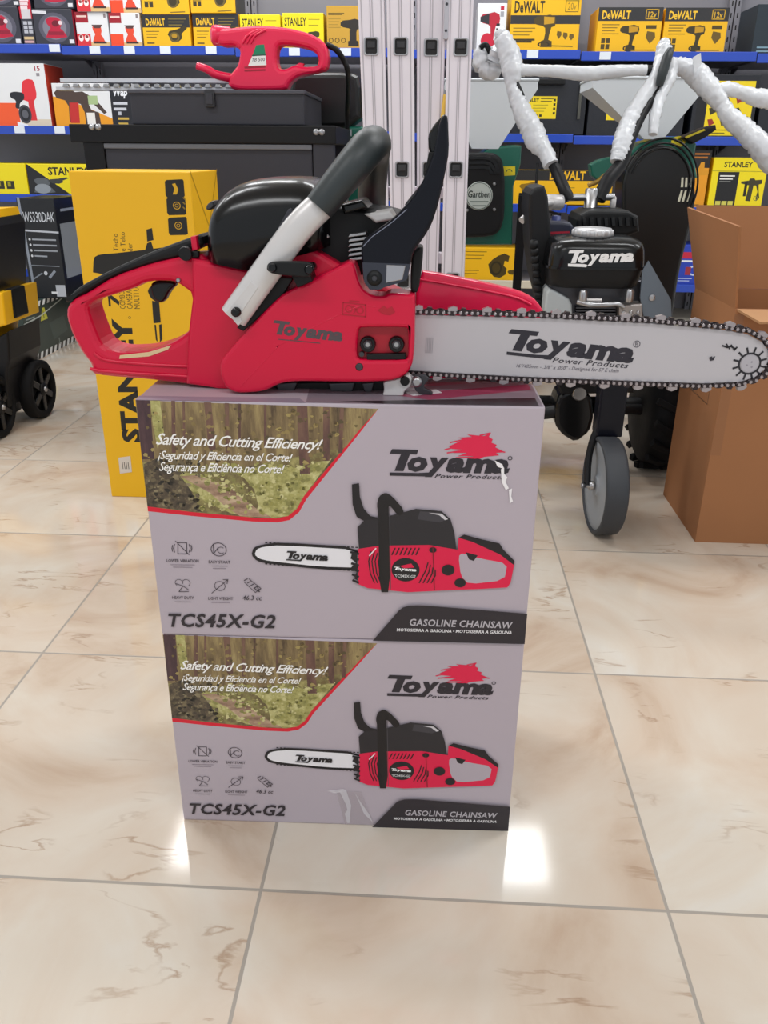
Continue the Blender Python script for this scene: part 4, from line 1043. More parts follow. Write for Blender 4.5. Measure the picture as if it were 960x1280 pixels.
a.poly([g(320, 54), g(330, 53), g(332, 67), g(315, 68)], '#12805a'); a.poly([g(315, 68), g(332, 67), g(333, 79), g(310, 80)], '#e9e9e6'); a.text('TB 500', 0, 0, 0, 0, '#3c3c44', bold=.01, corners=[g(315, 70), g(331, 69.5), g(331, 74), g(314, 74.5)]); a.line([g(315, 67), g(332, 66.4)], .003, '#2c3a34')
for k in range(2): a.line([g(306, 82+k*4), g(331, 81+k*4)], .005, '#a00a2a')
a.build('rating_label', hb)
m = MB()
for k in range(3): m.tube([Vector((0, 0, dz))+at(303+k*5, 52, YT-.001), Vector((0, 0, dz))+at(309+k*5, 42, YT-.002), Vector((0, 0, dz))+at(322+k*5, 35, YT-.001)], .004, REDP, 8, 4)
m.build('vent_rib', hb)
m = MB().tube([at(246, 80, YT-.02)+Vector((0, 0, dz)), at(258, 84, YT-.02)+Vector((0, 0, dz)), at(270, 91, YT-.01)+Vector((0, 0, dz)), at(288, 95, YT+.02)+Vector((0, 0, dz))], [.011, .012, .013, .014], REDP, 12, 4); m.build('hand_shield', t)
MB().plate([xzs([(369, 79), (374, 76), (380, 77), (378, 82), (368, 83)], YT+.03)], YT+.03, YT+.05, REDP, .003).build('switch', hb)
zb0 = kz1+.0025
m = MB().box((at(66, 105, YT).x, YT+.02, zb0), (at(290, 105, YT).x, YT+.06, zb0+.010), M('blade_silver', '#cfd0d6', 0.3, 0.5), .001)
m.box((at(70, 97, YT).x, YT+.03, zb0+.024), (at(290, 97, YT).x, YT+.05, zb0+.036), M('blade_silver', '#cfd0d6'), .001)
x = at(76, 100, YT).x
while x < at(283, 100, YT).x:
    m.plate([[(x, zb0+.008), (x+.022, zb0+.008), (x+.018, zb0+.018), (x+.004, zb0+.018)]], YT+.005, YT+.02, STEEL, .001); x += .034
m.build('blade', t)
m = MB().tube([at(408, 56, YT+.03), at(420, 62, YT+.03), at(430, 76, YT+.05), at(435, 92, YT+.08), at(435, 120, YT+.3), at(434, 140, YT+.42), at(434, 166, YT+.45)], .009, BLK, 10, 5); m.build('power_cord', t)

# ------------------------------------------------------------------ folded aluminium ladder
YL = 2.5
t = thing('folded_ladder', (at(518, 60, YL).x, YL+.05, 0), 'folded silver aluminium ladder standing upright behind the chainsaw', 'ladder')
LT = 1.95
rails = [((447, 480, 461, 487), 0.0), ((483, 517, 489, 519), .0), ((521, 558, 521, 548), .02), ((560, 592, 552, 581), .0)]
HOLE = M('hole_black', '#0e0e10', 0.6); CAPM = M('rung_cap', '#2a2a2d', 0.5)
for i, ((xa, xb, xc, xd), dy) in enumerate(rails):
    Y = YL+dy
    pa, pb = at(xa, 0, Y), at(xb, 0, Y); pc, pd = at(xc, 330, Y), at(xd, 330, Y)
    def ex(p, q, z): return p.x+(q.x-p.x)*(z-p.z)/(q.z-p.z)
    poly = [(ex(pa, pc, LT), LT), (ex(pb, pd, LT), LT), (ex(pb, pd, .004), .004), (ex(pa, pc, .004), .004)]
    m = MB().plate([poly], Y, Y+.026, LADM, .003)
    o = m.build('rail', t)
    m = MB()
    for fr in (.12, .46, .54, .88):
        xx = [p[0] for p in poly]
        tl = xx[0]+(xx[1]-xx[0])*fr; bl = xx[3]+(xx[2]-xx[3])*fr
        m.add([(tl-.0012, Y-.0006, LT), (tl+.0012, Y-.0006, LT), (bl+.0012, Y-.0006, .004), (bl-.0012, Y-.0006, .004)], [[0, 1, 2, 3]], M('rail_groove', '#b5aeb4', 0.4, 0.3))
    m.build('groove', o)
    ys = [(464, 58), (501, 58), (539, 59.5), (576, 59)][i]
    rows = [at(ys[0], ys[1], Y).z]
    p2 = [(468, 211), (498, 212), (534, 212), (570, 212)][i]
    rows.append(at(*p2, Y).z)
    st = rows[0]-rows[1]
    zz = rows[0]+st
    k = 0
    while zz > .1:
        f_ = (LT-zz)/LT
        cx = ((poly[0][0]+poly[1][0])*(1-f_)+(poly[3][0]+poly[2][0])*f_)/2
        if abs(zz-rows[0]) < .01: cx = at(*ys, Y).x
        m = MB().plate([roundrect(cx, zz, .0195, .0215, .006), roundrect(cx, zz, .0155, .0175, .005)], Y-.004, Y+.003, STEEL, .001)
        m.plate([roundrect(cx, zz, .0155, .0175, .005)], Y-.001, Y+.003, HOLE, .0005)
        m.box((cx-.011, Y-.003, zz-.004), (cx+.011, Y, zz+.012), CAPM, .002)
        m.build('rung_end', o)
        zz -= st; k += 1
m = MB()
for z in (.25, .62, .80, 1.3): m.box((at(462, 330, YL).x, YL+.03, z), (at(580, 330, YL).x, YL+.07, z+.03), LADM, .003)
m.build('rung', t)
c0 = at(558, 22, YL)
m = MB().plate([roundrect(c0.x, c0.z, .006, .05, .004)], YL-.004, YL+.03, M('hinge_steel', '#b9b6bc', 0.35, 0.6), .001)
for k in (-1, 1): m.lathe((c0.x, YL-.006, c0.z+k*.03), (0, 1, 0), [(0, .003), (.003, .004)], DSTEEL, 10)
m.build('hinge', t)
a0, a1 = at(557, 118, YL), at(553, 150, YL)
MB().tube([(a0.x, YL+.01, a0.z), (a1.x, YL+.01, a1.z)], .006, M('yellow_strap', '#e0b54a', 0.6), 8, 1).build('strap', t)

# ------------------------------------------------------------------ green and black forage choppers with white hoppers
def hopper(pts_top, pts_bot, Y, dep, par, name='hopper'):
    (xa, ya), (xb, yb) = pts_top; (xc, yc), (xd, yd) = pts_bot
    A, B, C_, D_ = at(xa, ya, Y), at(xb, yb, Y), at(xd, yd, Y), at(xc, yc, Y)
    cyy = Y+dep/2
    def ring(l, r, z, d):
        f_ = cyy-dep/2+(.004 if d in (dep-.008, dep*.25-.006) else 0)      # upright front, sloping back
        return [Vector((l, f_, z)), Vector((r, f_, z)), Vector((r, f_+d, z)), Vector((l, f_+d, z))]
    zt = (A.z+B.z)/2; zl = (C_.z+D_.z)/2
    m = MB()
    outer = [ring(D_.x, C_.x, zl, dep*.25), ring(A.x, B.x, zt-.03, dep), ring(A.x, B.x, zt, dep)]
    inner = [ring(A.x+.004, B.x-.004, zt, dep-.008), ring(D_.x+.004, C_.x-.004, zl+.01, dep*.25-.006)]
    m.loft(outer+inner, WHITE, smooth=False)
    m.tube([ring(A.x, B.x, zt, dep)[k % 4] for k in range(5)], .005, WHITE, 8, 1)
    return m.build(name, par)
STK = '#e6d21e'
# one beside the ladder
YG = 3.3
t = thing('forage_chopper', (at(620, 250, YG).x, YG+.15, 0), 'green forage chopper with round white badge and white hopper beside the ladder', 'forage chopper', 'forage choppers')
x0, x1 = at(577, 240, YG).x, at(632, 240, YG).x
m = MB().plate([xz(chaikin([(570, 196), (578, 191), (615, 190), (627, 197), (631, 215), (631, 270), (626, 288), (615, 296), (570, 298)], 1), YG)], YG, YG+.08, BLKM, .014); fr = m.build('cover', t)
m = MB()
for k in range(3): m.plate([xz(chaikin([(570, 199+k*6), (578, 196+k*6), (612, 195+k*6), (622-k*3, 203+k*6), (625-k*3, 218), (621-k*3, 218), (618-k*3, 206+k*6), (610, 199+k*6), (578, 200+k*6), (570, 202+k*6)], 1), YG-.004)], YG-.004, YG+.002, BLKG, .001)
m.build('cover_rib', fr)
m = MB().lathe(at(599, 245, YG-.004), (0, 1, 0), [(0, .045), (.002, .05), (.006, .05)], M('badge_grey', '#b9c2bd', 0.4), 32); bd = m.build('badge', fr)
a = Art((0, YG-.0046, 0), (1, 0, 0), (0, 0, -1)); a.text('Garthen', 0, 0, 0, 0, '#20302c', bold=.02, shear=.2, corners=[a.uv(585, 238), a.uv(613, 239), a.uv(613, 247), a.uv(585, 247)])
a.ring(*a.uv(599, 245), .047, .047, .05, '#5d6a66', 28); a.line([a.uv(588, 252), a.uv(610, 252)], .004, '#66756f'); a.line([a.uv(591, 257), a.uv(607, 257)], .003, '#66756f'); a.build('badge_lettering', bd)
m = MB()
for px in ((618, 230), (618, 262), (584, 263)): m.lathe(at(*px, YG-.006), (0, 1, 0), [(0, .003), (.002, .006), (.006, .006)], STEEL, 10)
m.build('cover_screws', fr)
m = MB().plate([xz([(604, 190), (612, 184), (642, 181), (652, 182), (651, 205), (642, 232), (640, 306), (578, 306), (570, 296), (590, 200)], YG+.05)], YG+.05, YG+.30, GREEN, .008); hs = m.build('housing', t)
a = Art((0, YG+.0496, 0), (1, 0, 0), (0, 0, -1)); a.poly([a.uv(629, 208), a.uv(644, 208), a.uv(644, 219), a.uv(629, 220)], STK); a.ring(*a.uv(636.5, 215), .012, .010, .3, '#2f5f33', 14, 3.2, 6.2); a.build('warning_sticker', hs)
hopper(((556, 100), (673, 99)), ((590, 186), (623, 186)), YG+.05, .3, t)
m = MB()
for px, dy in ((572, .06), (657, .06), (572, .26), (657, .26)):
    p = at(px, 200, YG+dy); q_ = at(px+3, 345, YG+dy); m.box((p.x-.016, YG+dy-.012, 0), (p.x+.016, YG+dy+.012, at(px, 245 if px > 600 else 300, YG).z), BLK, .003)
m.build('stand', t)
# one behind the tiller
YD = 3.02
t = thing('forage_chopper', (at(822, 270, YD).x, YD+.12, 0), 'forage chopper with a big black drum and white hopper behind the tiller', 'forage chopper', 'forage choppers')
drum = [(778, 260), (778, 232), (783, 212), (793, 196), (808, 185), (826, 180), (843, 184), (857, 196), (866, 213), (870, 235), (869, 262), (862, 292), (855, 318), (848, 350), (842, 392), (838, 420), (792, 420), (786, 340), (780, 295)]
m = MB().plate([xz(chaikin(drum, 1), YD)], YD, YD+.14, M('drum_black', '#08090a', 0.35), .012); dm = m.build('drum_casing', t)
m = MB()
for k, r_ in enumerate((.150, .135, .120)):
    c = at(824, 232, YD); pts = []
    for j in range(25):
        tt = math.radians(-25+185*j/24); pts.append(Vector((c.x+r_*.84*math.cos(tt), YD-.001, c.z-.005+r_*math.sin(tt))))
    m.tube(pts, .0035, BLKG, 8, 1)
m.build('casing_ring', dm)
m = MB()
for k in range(3):
    for (ya, yb, sh) in ((222, 234, 0), (238, 252, -4)):
        p = [(852+k*5+sh*.2, ya), (854.5+k*5+sh*.2, ya), (854+k*5+sh, yb), (851+k*5+sh, yb)]
        m.plate([xz(p, YD-.002)], YD-.002, YD+.002, M('slot_pale', '#d8d6c0', 0.5), .0004)
m.build('air_slot', dm)
m = MB().plate([xz([(788, 190), (800, 179), (830, 171), (862, 170), (871, 180), (868, 196), (872, 222), (850, 230), (800, 230)], YD+.06)], YD+.06, YD+.26, GREEN, .008); hs = m.build('housing', t)
a = Art((0, YD+.0596, 0), (1, 0, 0), (0, 0, -1)); a.disc(*a.uv(848, 177), .024, .017, STK, 16); a.ring(*a.uv(848, 178), .014, .010, .3, '#2f5f33', 14, 3.2, 6.2); a.build('warning_sticker', hs)
hopper(((742, 97), (884, 97)), ((805, 174), (829, 174)), YD+.05, .26, t)
m = MB().plate([xz([(852, 172), (880, 160), (895, 156), (896, 162), (882, 172), (866, 180)], YD+.02)], YD+.02, YD+.10, BLK, .006); lv = m.build('feed_lever', t)
MB().plate([xz([(856, 171), (880, 161), (882, 163), (858, 173)], YD+.018)], YD+.018, YD+.02, M('lever_yellow', '#bfae1c', 0.5), .0004).build('lever_stripe', lv)
m = MB().plate([xz([(738, 206), (748, 200), (764, 196), (772, 200), (764, 216), (748, 226), (740, 220)], YD+.08)], YD+.08, YD+.14, GREEN, .005); m.tube([at(735, 232, YD+.08), at(748, 226, YD+.08), at(758, 214, YD+.09)], .008, M('brass', '#a08040', 0.4, 0.6), 8, 4)
m.build('side_outlet', t)
m = MB()
for px, dy in ((800, .04), (845, .04), (800, .22), (845, .22)):
    p = at(px, 300, YD); m.box((p.x-.02, YD+dy-.014, 0), (p.x+.02, YD+dy+.014, at(px, 260, YD).z), BLK, .003)
m.build('stand', t)
# one behind the bench
YM = 3.48
t = thing('forage_chopper', (at(415, 180, YM).x, YM+.12, 0), 'green and black forage chopper behind the bench, half hidden by the ladder', 'forage chopper', 'forage choppers')
m = MB().plate([xz(chaikin([(362, 112), (364, 96), (374, 90), (438, 90), (450, 96), (452, 160), (362, 162)], 1), YM)], YM, YM+.16, M('drum_black', '#08090a'), .02); m.build('cover', t)
m = MB().plate([xz([(360, 158), (456, 158), (456, 300), (400, 300), (360, 300)], YM+.01)], YM+.01, YM+.24, GREEN, .01); hs = m.build('housing', t)
m = MB()
for k in range(3): m.lathe(at(424+k*7, 166, YM), (0, 0, 1), [(-.012, .006), (.012, .006)], STEEL, 10)
m.build('housing_bolts', hs)
m = MB()
for px, dy in ((374, .05), (446, .05), (374, .2), (446, .2)):
    p = at(px, 250, YM); m.box((p.x-.018, YM+dy-.012, 0), (p.x+.018, YM+dy+.012, at(px, 250, YM).z), BLK, .003)
m.build('stand', t)

# ------------------------------------------------------------------ wheeled tool box, black and yellow, at the picture's edge
YK = 2.72
t = thing('wheeled_toolbox', (-1.72, YK+.22, 0), 'black and yellow wheeled toolbox standing on the floor at the picture edge', 'toolbox')
KSH = Matrix.Translation((-.10, 0, -.03))
def rx(px, py, Y=YK): return at(px, py, Y)
xr = rx(44, 480).x
m = MB().plate([xz(chaikin([(-60, 420), (-60, 392), (16, 420), (44, 404), (46, 440), (42, 455), (44, 500), (24, 524), (12, 520), (8, 470), (-60, 470)], 0), YK)], YK, YK+.25, BLK, .008, X=KSH); m.build('base', t)
m = MB().plate([xz([(-60, 366), (38, 355), (42, 396), (15, 405), (12, 420), (-60, 420)], YK-.01)], YK-.01, YK+.25, YEL, .008, X=KSH); m.build('tub', t)
Xr = at(42, 400, YK).x-.10; zt_ = at(40, 358, YK).z-.03
MB().box((Xr-.012, YK+.05, zt_-.085), (Xr+.016, YK+.15, zt_+.012), BLKM, .006).build('latch', t)
m = MB().plate([xz([(-60, 262), (20, 262), (26, 272), (28, 356), (-60, 366)], YK+.01)], YK+.01, YK+.25, M('toolbox_black', '#101216', 0.4), .008, X=KSH); m.build('body', t)
m = MB().plate([xz([(-60, 253), (14, 252), (18, 264), (10, 268), (-60, 270)], YK)], YK, YK+.25, YEL, .006, X=KSH); m.build('lid', t)
wc = at(47, 477, YK+.19); WR2 = wc.z-.001
wc = Vector((wc.x, wc.y, .107)); 
def wheel(c, r_):
    u = Vector((1, -.02, 0)).normalized()
    m = MB().lathe(c-u*.03, u, [(0, r_*.74), (0, r_-.01), (.006, r_), (.044, r_), (.05, r_-.01), (.05, r_*.78), (.044, r_*.74), (.004, r_*.74)], TYRE, 40, closed=True)
    m.lathe(c-u*.03, u, [(.02, .02), (.02, r_*.76), (.034, r_*.76), (.034, .02)], BLKM, 30)
    for k in range(6):
        X = Matrix.Translation(c+u*.008) @ Matrix.Rotation(k*math.pi/3, 4, 'X'); m.box((-.006, -.012, .02), (.010, .012, r_*.76), BLKG, .003, X)
    m.lathe(c, u, [(.0, .026), (.022, .024), (.025, .012)], BLKM, 18); m.lathe(c, u, [(.02, .010), (.03, .009), (.032, .004)], STEEL, 10)
    return m
wheel(wc, .107).build('wheel', t)
wheel(Vector((at(6, 515, YK).x, YK-.05, .107)), .107).build('wheel', t)

# ------------------------------------------------------------------ dark carton with striped edges and a black pressure washer carton on it
A = flo(38, 455); B = flo(98, 424)
hd = (B-A).normalized(); hn = Vector((-hd.y, hd.x, 0)); hn = hn if hn.x < 0 else -hn
HL = (B-A).length; HZ = at(60, 372, (A.y+B.y)/2).z
HDP = .62
t = thing('striped_carton', (A+B)/2+hn*HDP/2, 'dark green carton with striped edges under the black pressure washer carton', 'box')
X = Matrix.Translation(A) @ Matrix((hd, hn, Vector((0, 0, 1)))).transposed().to_4x4()
m = MB().box((0, 0, 0), (HL, HDP, HZ), M('dark_green_card', '#2b3a36', 0.4, var=.15, scale=5), .003, X); m.build('carton_body', t)
a = Art(A+Vector((0, 0, HZ)), hd*HL, Vector((0, 0, -HZ)))
for v0, v1 in ((.0, .09), (.89, 1.0)):
    a.rect(.0, v0, 1, v1, '#14171a')
    for k in range(11): a.poly([(k/11+.01, v1), (k/11+.055, v1), (k/11+.085, v0), (k/11+.04, v0)], '#e4e6e6')
a.poly([(.25, .16), (.45, .16), (.45, .40), (.25, .40)], '#20292a')
for k in range(4): a.line([(.04, .12+.06*k), (.2, .12+.06*k)], .006, '#8b9894')
a.poly([(.36, .14), (.40, .14), (.44, .36), (.30, .36)], '#c6c43a'); a.line([(.37, .2), (.37, .32)], .006, '#2a2f22')
a.line([(.0, .30), (.33, .26), (.9, .06)], .006, '#b8c0bc')
a.poly([(.45, .45), (.75, .42), (.8, .72), (.5, .78)], '#3a4b47'); a.line([(.6, .8), (.6, .9)], .010, '#75827d')
a.build('front_print', t)
YP = 3.98
px0, px1 = at(28, 300, YP).x, at(74, 300, YP).x
pz1 = at(50, 248, YP).z
t = thing('washer_carton', ((px0+px1)/2, YP+.13, HZ), 'black pressure washer carton standing on the dark striped carton', 'box')
m = MB().box((px0, YP, HZ+.001), (px1, YP+.30, pz1), M('black_card', '#14171d', 0.4), .003); m.build('carton_body', t)
a = Art((px0, YP, pz1), (px1-px0, 0, 0), (0, 0, -(pz1-HZ)))
a.text('WS330DAK', .12, .13, .95, .23, '#c9ced6', bold=.0, shear=.1); a.line([(0, .31), (1, .33)], .008, '#b9bec8'); a.line([(.06, 0), (.12, 1)], .012, '#8b93a0')
for k in range(4): a.line([(.28, .40+.055*k), (.9-.1*(k == 3)*3, .405+.055*k)], .007, '#9aa0aa'); a.disc(.2, .40+.055*k, .03, .014, '#cfd3da', 8)
a.line([(.1, .66), (.9, .67)], .004, '#7d848e'); a.disc(.5, .74, .05, .022, '#c9ced6', 12); a.line([(.15, .8), (.4, .74)], .006, '#7d848e'); a.line([(.6, .78), (.75, .72)], .012, '#8b93a0')
a.poly([(.72, .86), (.98, .86), (.98, .98), (.72, .98)], '#b9bec8'); a.line([(.6, .94), (.74, .94)], .01, '#e0e3e8')
a.build('front_print', t)
a = Art((px1+.0003, YP, pz1), (0, .30, 0), (0, 0, -(pz1-HZ))); a.poly([(.1, .25), (.9, .25), (.9, .8), (.1, .8)], '#878d94'); a.line([(.2, .12), (.8, .12)], .012, '#8b93a0'); a.build('side_print', t)

# ------------------------------------------------------------------ shelving bays
YS = 4.40
LEV = {1: 1.345, 2: .991, 3: .675, 4: .305}
def lipz(l, x): return LEV[l]-.008*x
seams = [at(-140, 64, YS).x, at(77, 61, YS).x, at(294, 63, YS).x, at(510, 65, YS).x, at(726, 68, YS).x, at(946, 71, YS).x, at(1165, 74, YS).x]
TAGS = {0: {1: [69], 2: [25, 75]}, 1: {1: [119, 162, 207, 264]}, 2: {1: [368, 432]}, 3: {1: [666], 3: []}, 4: {1: [757], 3: [], 2: []}, 5: {3: [955]}}
NAMES = ['grey shelving bay with blue shelf edges, holding the red sander cartons', 'grey shelving bay with blue shelf edges, behind the bench and long steel blade',
         'grey shelving bay with blue shelf edges, behind the red hedge trimmer and ladder', 'grey shelving bay with blue shelf edges, behind the wrapped grips, black cases on it',
         'grey shelving bay with blue shelf edges, holding the pair of matching drill cartons', 'grey shelving bay with blue shelf edges, behind the open brown carton']
bays = []
for i in range(6):
    x0, x1 = seams[i]+.002, seams[i+1]-.002; xm = (x0+x1)/2
    t = thing('shelving_bay', (xm, YS+.2, 0), NAMES[i], 'shelf', 'shelving bays along the back wall'); bays.append(t)
    m = MB().box((x0, YS+.46, .02), (x1, YS+.475, 1.95), SHELFG); m.build('back_panel', t)
    for xx in (x0+.014, x1-.014):
        m = MB().box((xx-.013, YS+.43, 0), (xx+.013, YS+.459, 1.95), SHELFG, .002)
        for k in range(34):
            zz = .14+k*.052; m.add([(xx-.003, YS+.4295, zz), (xx+.003, YS+.4295, zz), (xx+.003, YS+.4295, zz+.022), (xx-.003, YS+.4295, zz+.022)], [[0, 1, 2, 3]], BLK)
        m.build('upright', t)
    MB().box((x0, YS+.05, 0), (x1, YS+.46, .12), M('plinth_cream', '#d8d2c4', 0.5), .002).build('plinth', t)
    for l in (1, 2, 3, 4):
        z = lipz(l, xm)
        m = MB().box((x0, YS+.004, z-.014), (x1, YS+.428, z+.014), SHELFG, .001)
        sh = m.build('shelf', t)
        lipmat = M('shelf_cream', '#d6cdb9', 0.45) if (i == 3 and l == 4) else SHELFB
        MB().box((x0, YS-.006, z-.021), (x1, YS+.004, z+.018), lipmat, .003).build('front_edge', sh)
        for px in TAGS.get(i, {}).get(l, []):
            c = at(px, 65 if l == 1 else (165 if l == 2 else 266), YS-.006)
            MB().box((c.x-.026, YS-.009, z-.016), (c.x+.026, YS-.006, z+.016), TAGM, .001).build('price_ticket', sh)
        m = MB()
        for xx in (x0+.02, x1-.02): m.add([(xx, YS+.30, z-.014), (xx, YS+.42, z-.014), (xx, YS+.42, z-.05), (xx+.004, YS+.30, z-.014), (xx+.004, YS+.42, z-.014), (xx+.004, YS+.42, z-.05)], [[0, 1, 2], [5, 4, 3], [0, 3, 4, 1], [1, 4, 5, 2], [2, 5, 3, 0]], SHELFG)
        m.build('bracket', sh)
    if i: pass

# ------------------------------------------------------------------ little pictures printed on the cartons
def pic(a, pts, box, mat):
    u0, v0, u1, v1 = box; a.poly([(u0+(u1-u0)*x, v0+(v1-v0)*y) for x, y in pts], mat)
DRILL = [(0, .14), (.12, .06), (.42, .04), (.70, .0), (.95, .06), (1, .18), (.96, .34), (.80, .38), (.72, .62), (.70, .76), (.86, .80), (.88, .98), (.36, .98), (.36, .80), (.50, .76), (.54, .56), (.52, .40), (.40, .34), (.12, .30), (0, .24)]
DRILL_A = [(.44, .08), (.92, .10), (.90, .28), (.46, .30)]
SANDER = [(.1, .12), (.3, 0), (.62, .02), (.78, .14), (.8, .34), (.72, .52), (.86, .66), (1, .92), (.5, 1), (.02, .94), (.16, .66), (.28, .5), (.14, .32)]
SAW_ = [(0, .45), (.2, .25), (.45, .1), (.75, 0), (1, .1), (.96, .34), (.78, .30), (.74, .5), (.9, .62), (.86, .86), (.6, 1), (.3, .96), (.1, .78)]
SPRAY = [(0, .14), (.08, .04), (.3, .02), (.42, .12), (.56, .10), (.8, .3), (1, .66), (.94, .7), (.74, .42), (.66, .46), (.7, .6), (.84, .66), (.86, 1), (.56, 1), (.56, .66), (.5, .44), (.4, .40), (.38, .8), (.44, .92), (.24, .94), (.26, .5), (.2, .34), (.04, .28)]
GRIND = [(0, .5), (.1, .3), (.5, .2), (.9, 0), (1, .14), (.7, .46), (.72, .7), (.5, .9), (.2, .84)]
HAMMER = [(0, .18), (.36, .14), (.4, .06), (.6, .04), (.66, .12), (1, .10), (1, .26), (.86, .30), (.92, .6), (1, .86), (.86, 1), (.82, .84), (.86, .6), (.74, .34), (.62, .34), (.58, 1), (.34, .98), (.40, .34), (.0, .26)]
BLKI, YI, GI = '#17150f', '#f0b90e', '#8a6f14'
def lines(a, u0, v0, u1, v1, n, mat, w=.004):
    for k in range(n):
        v = v0+(v1-v0)*k/max(1, n-1); a.line([(u0, v), (u1-(u1-u0)*.25*(k % 3)/2, v)], w, mat)
def a_dewalt(a, p=DRILL, logo=True, bigtop=.30):
    a.rect(0, 0, 1, bigtop, '#2a2a2c')
    if logo: a.text('DeWALT', .06, .07, .50, bigtop-.04, '#f2c22c', bold=.03)
    a.line([(.74, .05), (.93, .05), (.93, bigtop-.05), (.74, bigtop-.05), (.74, .05)], .004, '#c99e20'); a.text('12v', .77, .09, .90, bigtop-.08, '#d8ab22', bold=.02)
    lines(a, .08, bigtop+.08, .34, bigtop+.28, 4, GI)
    for i in range(2):
        for j in range(2): a.rect(.08+.075*i, .68+.13*j, .14+.075*i, .79+.13*j, '#4c3d10')
    pic(a, p, (.36, bigtop+.08, .66, .97), '#3b3216'); pic(a, [(.44, .06), (.92, .08), (.92, .26), (.46, .30)], (.36, bigtop+.08, .66, .97), '#c49216')
    a.ring(.52, .90, .09, .075, .25, '#2a2412', 16)
    a.poly([(.76, bigtop+.09), (.92, bigtop+.09), (.92, bigtop+.17), (.76, bigtop+.17)], '#4c3d10'); pic(a, [(.1, 0), (.9, .1), (1, .5), (.5, 1), (0, .5)], (.77, bigtop+.22, .92, .8), '#6a531a')
    a.line([(.55, .94), (.92, .94)], .004, GI)
def a_dewalt_grinder(a):
    a.rect(0, 0, 1, .40, '#26262a'); a.text('DeWALT', .08, .12, .48, .34, '#f0bd22', bold=.03); lines(a, .56, .14, .92, .32, 3, '#7d6a2a')
    lines(a, .08, .52, .34, .70, 3, GI); a.line([(.08, .88), (.22, .88)], .006, '#6a531a')
    pic(a, GRIND, (.52, .34, .94, .90), '#3a3118'); a.ring(.66, .70, .11, .16, .35, '#6a5a28', 18); a.disc(.66, .66, .06, .07, '#b58a1a', 12)
def a_dewalt_top(a):
    lines(a, .06, .30, .30, .60, 3, GI); a.rect(.06, .62, .14, .78, '#3a3118'); a.rect(.16, .62, .24, .78, '#3a3118')
    pic(a, GRIND, (.52, .15, .92, .85), '#3a3118'); a.ring(.66, .60, .12, .2, .3, '#6a5a28', 18); a.line([(.6, .94), (.9, .92)], .005, GI)
def a_dewalt_big(a):
    a.rect(0, .47, 1, .60, '#2a2a2c'); a.rect(0, 0, 1, .06, '#2a2a2c'); a.text('DeWALT', .05, .26, .48, .44, '#2a2414', bold=.03)
    a.line([(.78, .26), (.96, .26), (.96, .42), (.78, .42), (.78, .26)], .004, '#8a6f14'); a.text('20v', .81, .29, .93, .39, '#8a6f14')
    lines(a, .05, .66, .36, .76, 3, GI); lines(a, .03, .83, .36, .86, 2, '#3d3211', .008)
    pic(a, DRILL, (.34, .46, .66, .95), '#4a3c16'); pic(a, [(.44, .06), (.92, .08), (.92, .26), (.46, .30)], (.34, .46, .66, .95), '#c4941a'); a.ring(.50, .9, .09, .04, .3, '#2a2412', 16)
    for k in range(3): pic(a, [(.1, 0), (.9, .1), (1, .5), (.5, 1), (0, .5)], (.68+.09*k, .70+.02*k, .75+.09*k, .82+.01*k), '#6a531a')
    a.line([(.62, .92), (.92, .93)], .005, GI)
def a_dewalt_flat(a):
    a.rect(0, 0, 1, .30, '#2b2a2a'); a.text('DeWALT', .36, .02, .72, .28, '#efb820', bold=.03); lines(a, .08, .46, .3, .7, 3, GI); lines(a, .5, .5, .62, .8, 3, '#a5841a')
    pic(a, GRIND, (.06, .32, .24, .62), '#8a6a18')
def a_saw(a):
    lines(a, .06, .12, .42, .34, 3, GI); lines(a, .06, .7, .3, .8, 2, GI)
    pic(a, SAW_, (.46, .16, .82, .92), '#4a3c16'); a.ring(.6, .62, .10, .22, .3, '#2f2712', 18); pic(a, GRIND, (.8, .62, .98, .84), '#5a4818')
def a_stanley(a):
    a.text('STANLEY', .05, .12, .58, .36, '#1d1b12', bold=.02); lines(a, .64, .18, .9, .34, 2, '#a79a14'); pic(a, DRILL, (.6, .5, .9, .95), '#3a3716'); lines(a, .06, .55, .4, .8, 3, '#a79a14')
def a_stanley_diag(a):
    a.poly([(0, .02), (.02, .02), (.66, .98), (.0, .98)], '#1b1c20'); a.text('STANLEY', .34, .10, .98, .36, '#1b1a14', bold=.03)
    pic(a, SANDER, (.06, .45, .42, .95), '#5a5f64'); a.disc(.22, .8, .13, .16, '#8f969c', 16); pic(a, GRIND, (.32, .42, .66, .66), '#3a3c3a')
def a_stanley_bars(a):
    lines(a, .02, .16, .42, .36, 3, '#8f8410')
    for k in range(3): a.rect(.18+.20*k, .56, .34+.20*k, .82, '#2a281a'); a.rect(.21+.20*k, .6, .27+.20*k, .74, '#a09618')
def a_stanley_drill(a):
    a.text('STANLEY', .2, .08, .72, .19, '#24220f', bold=.03); a.line([(0, .26), (1, .27)], .004, '#b8ab16')
    a.rect(.12, .28, .50, .96, '#17171a'); lines(a, .16, .36, .42, .42, 2, '#e6e6e2', .006); a.line([(.16, .47), (.36, .47)], .003, '#8a8a88')
    for k in range(3): a.rect(.14+.115*k, .86, .235+.115*k, .94, '#d7cf5a')
    pic(a, HAMMER, (.56, .38, .94, .86), '#3c3a22'); a.text('1', .63, .46, .68, .76, '#1c1b12', bold=.04); a.ring(.87, .80, .04, .05, .3, '#8f8a3a', 12)
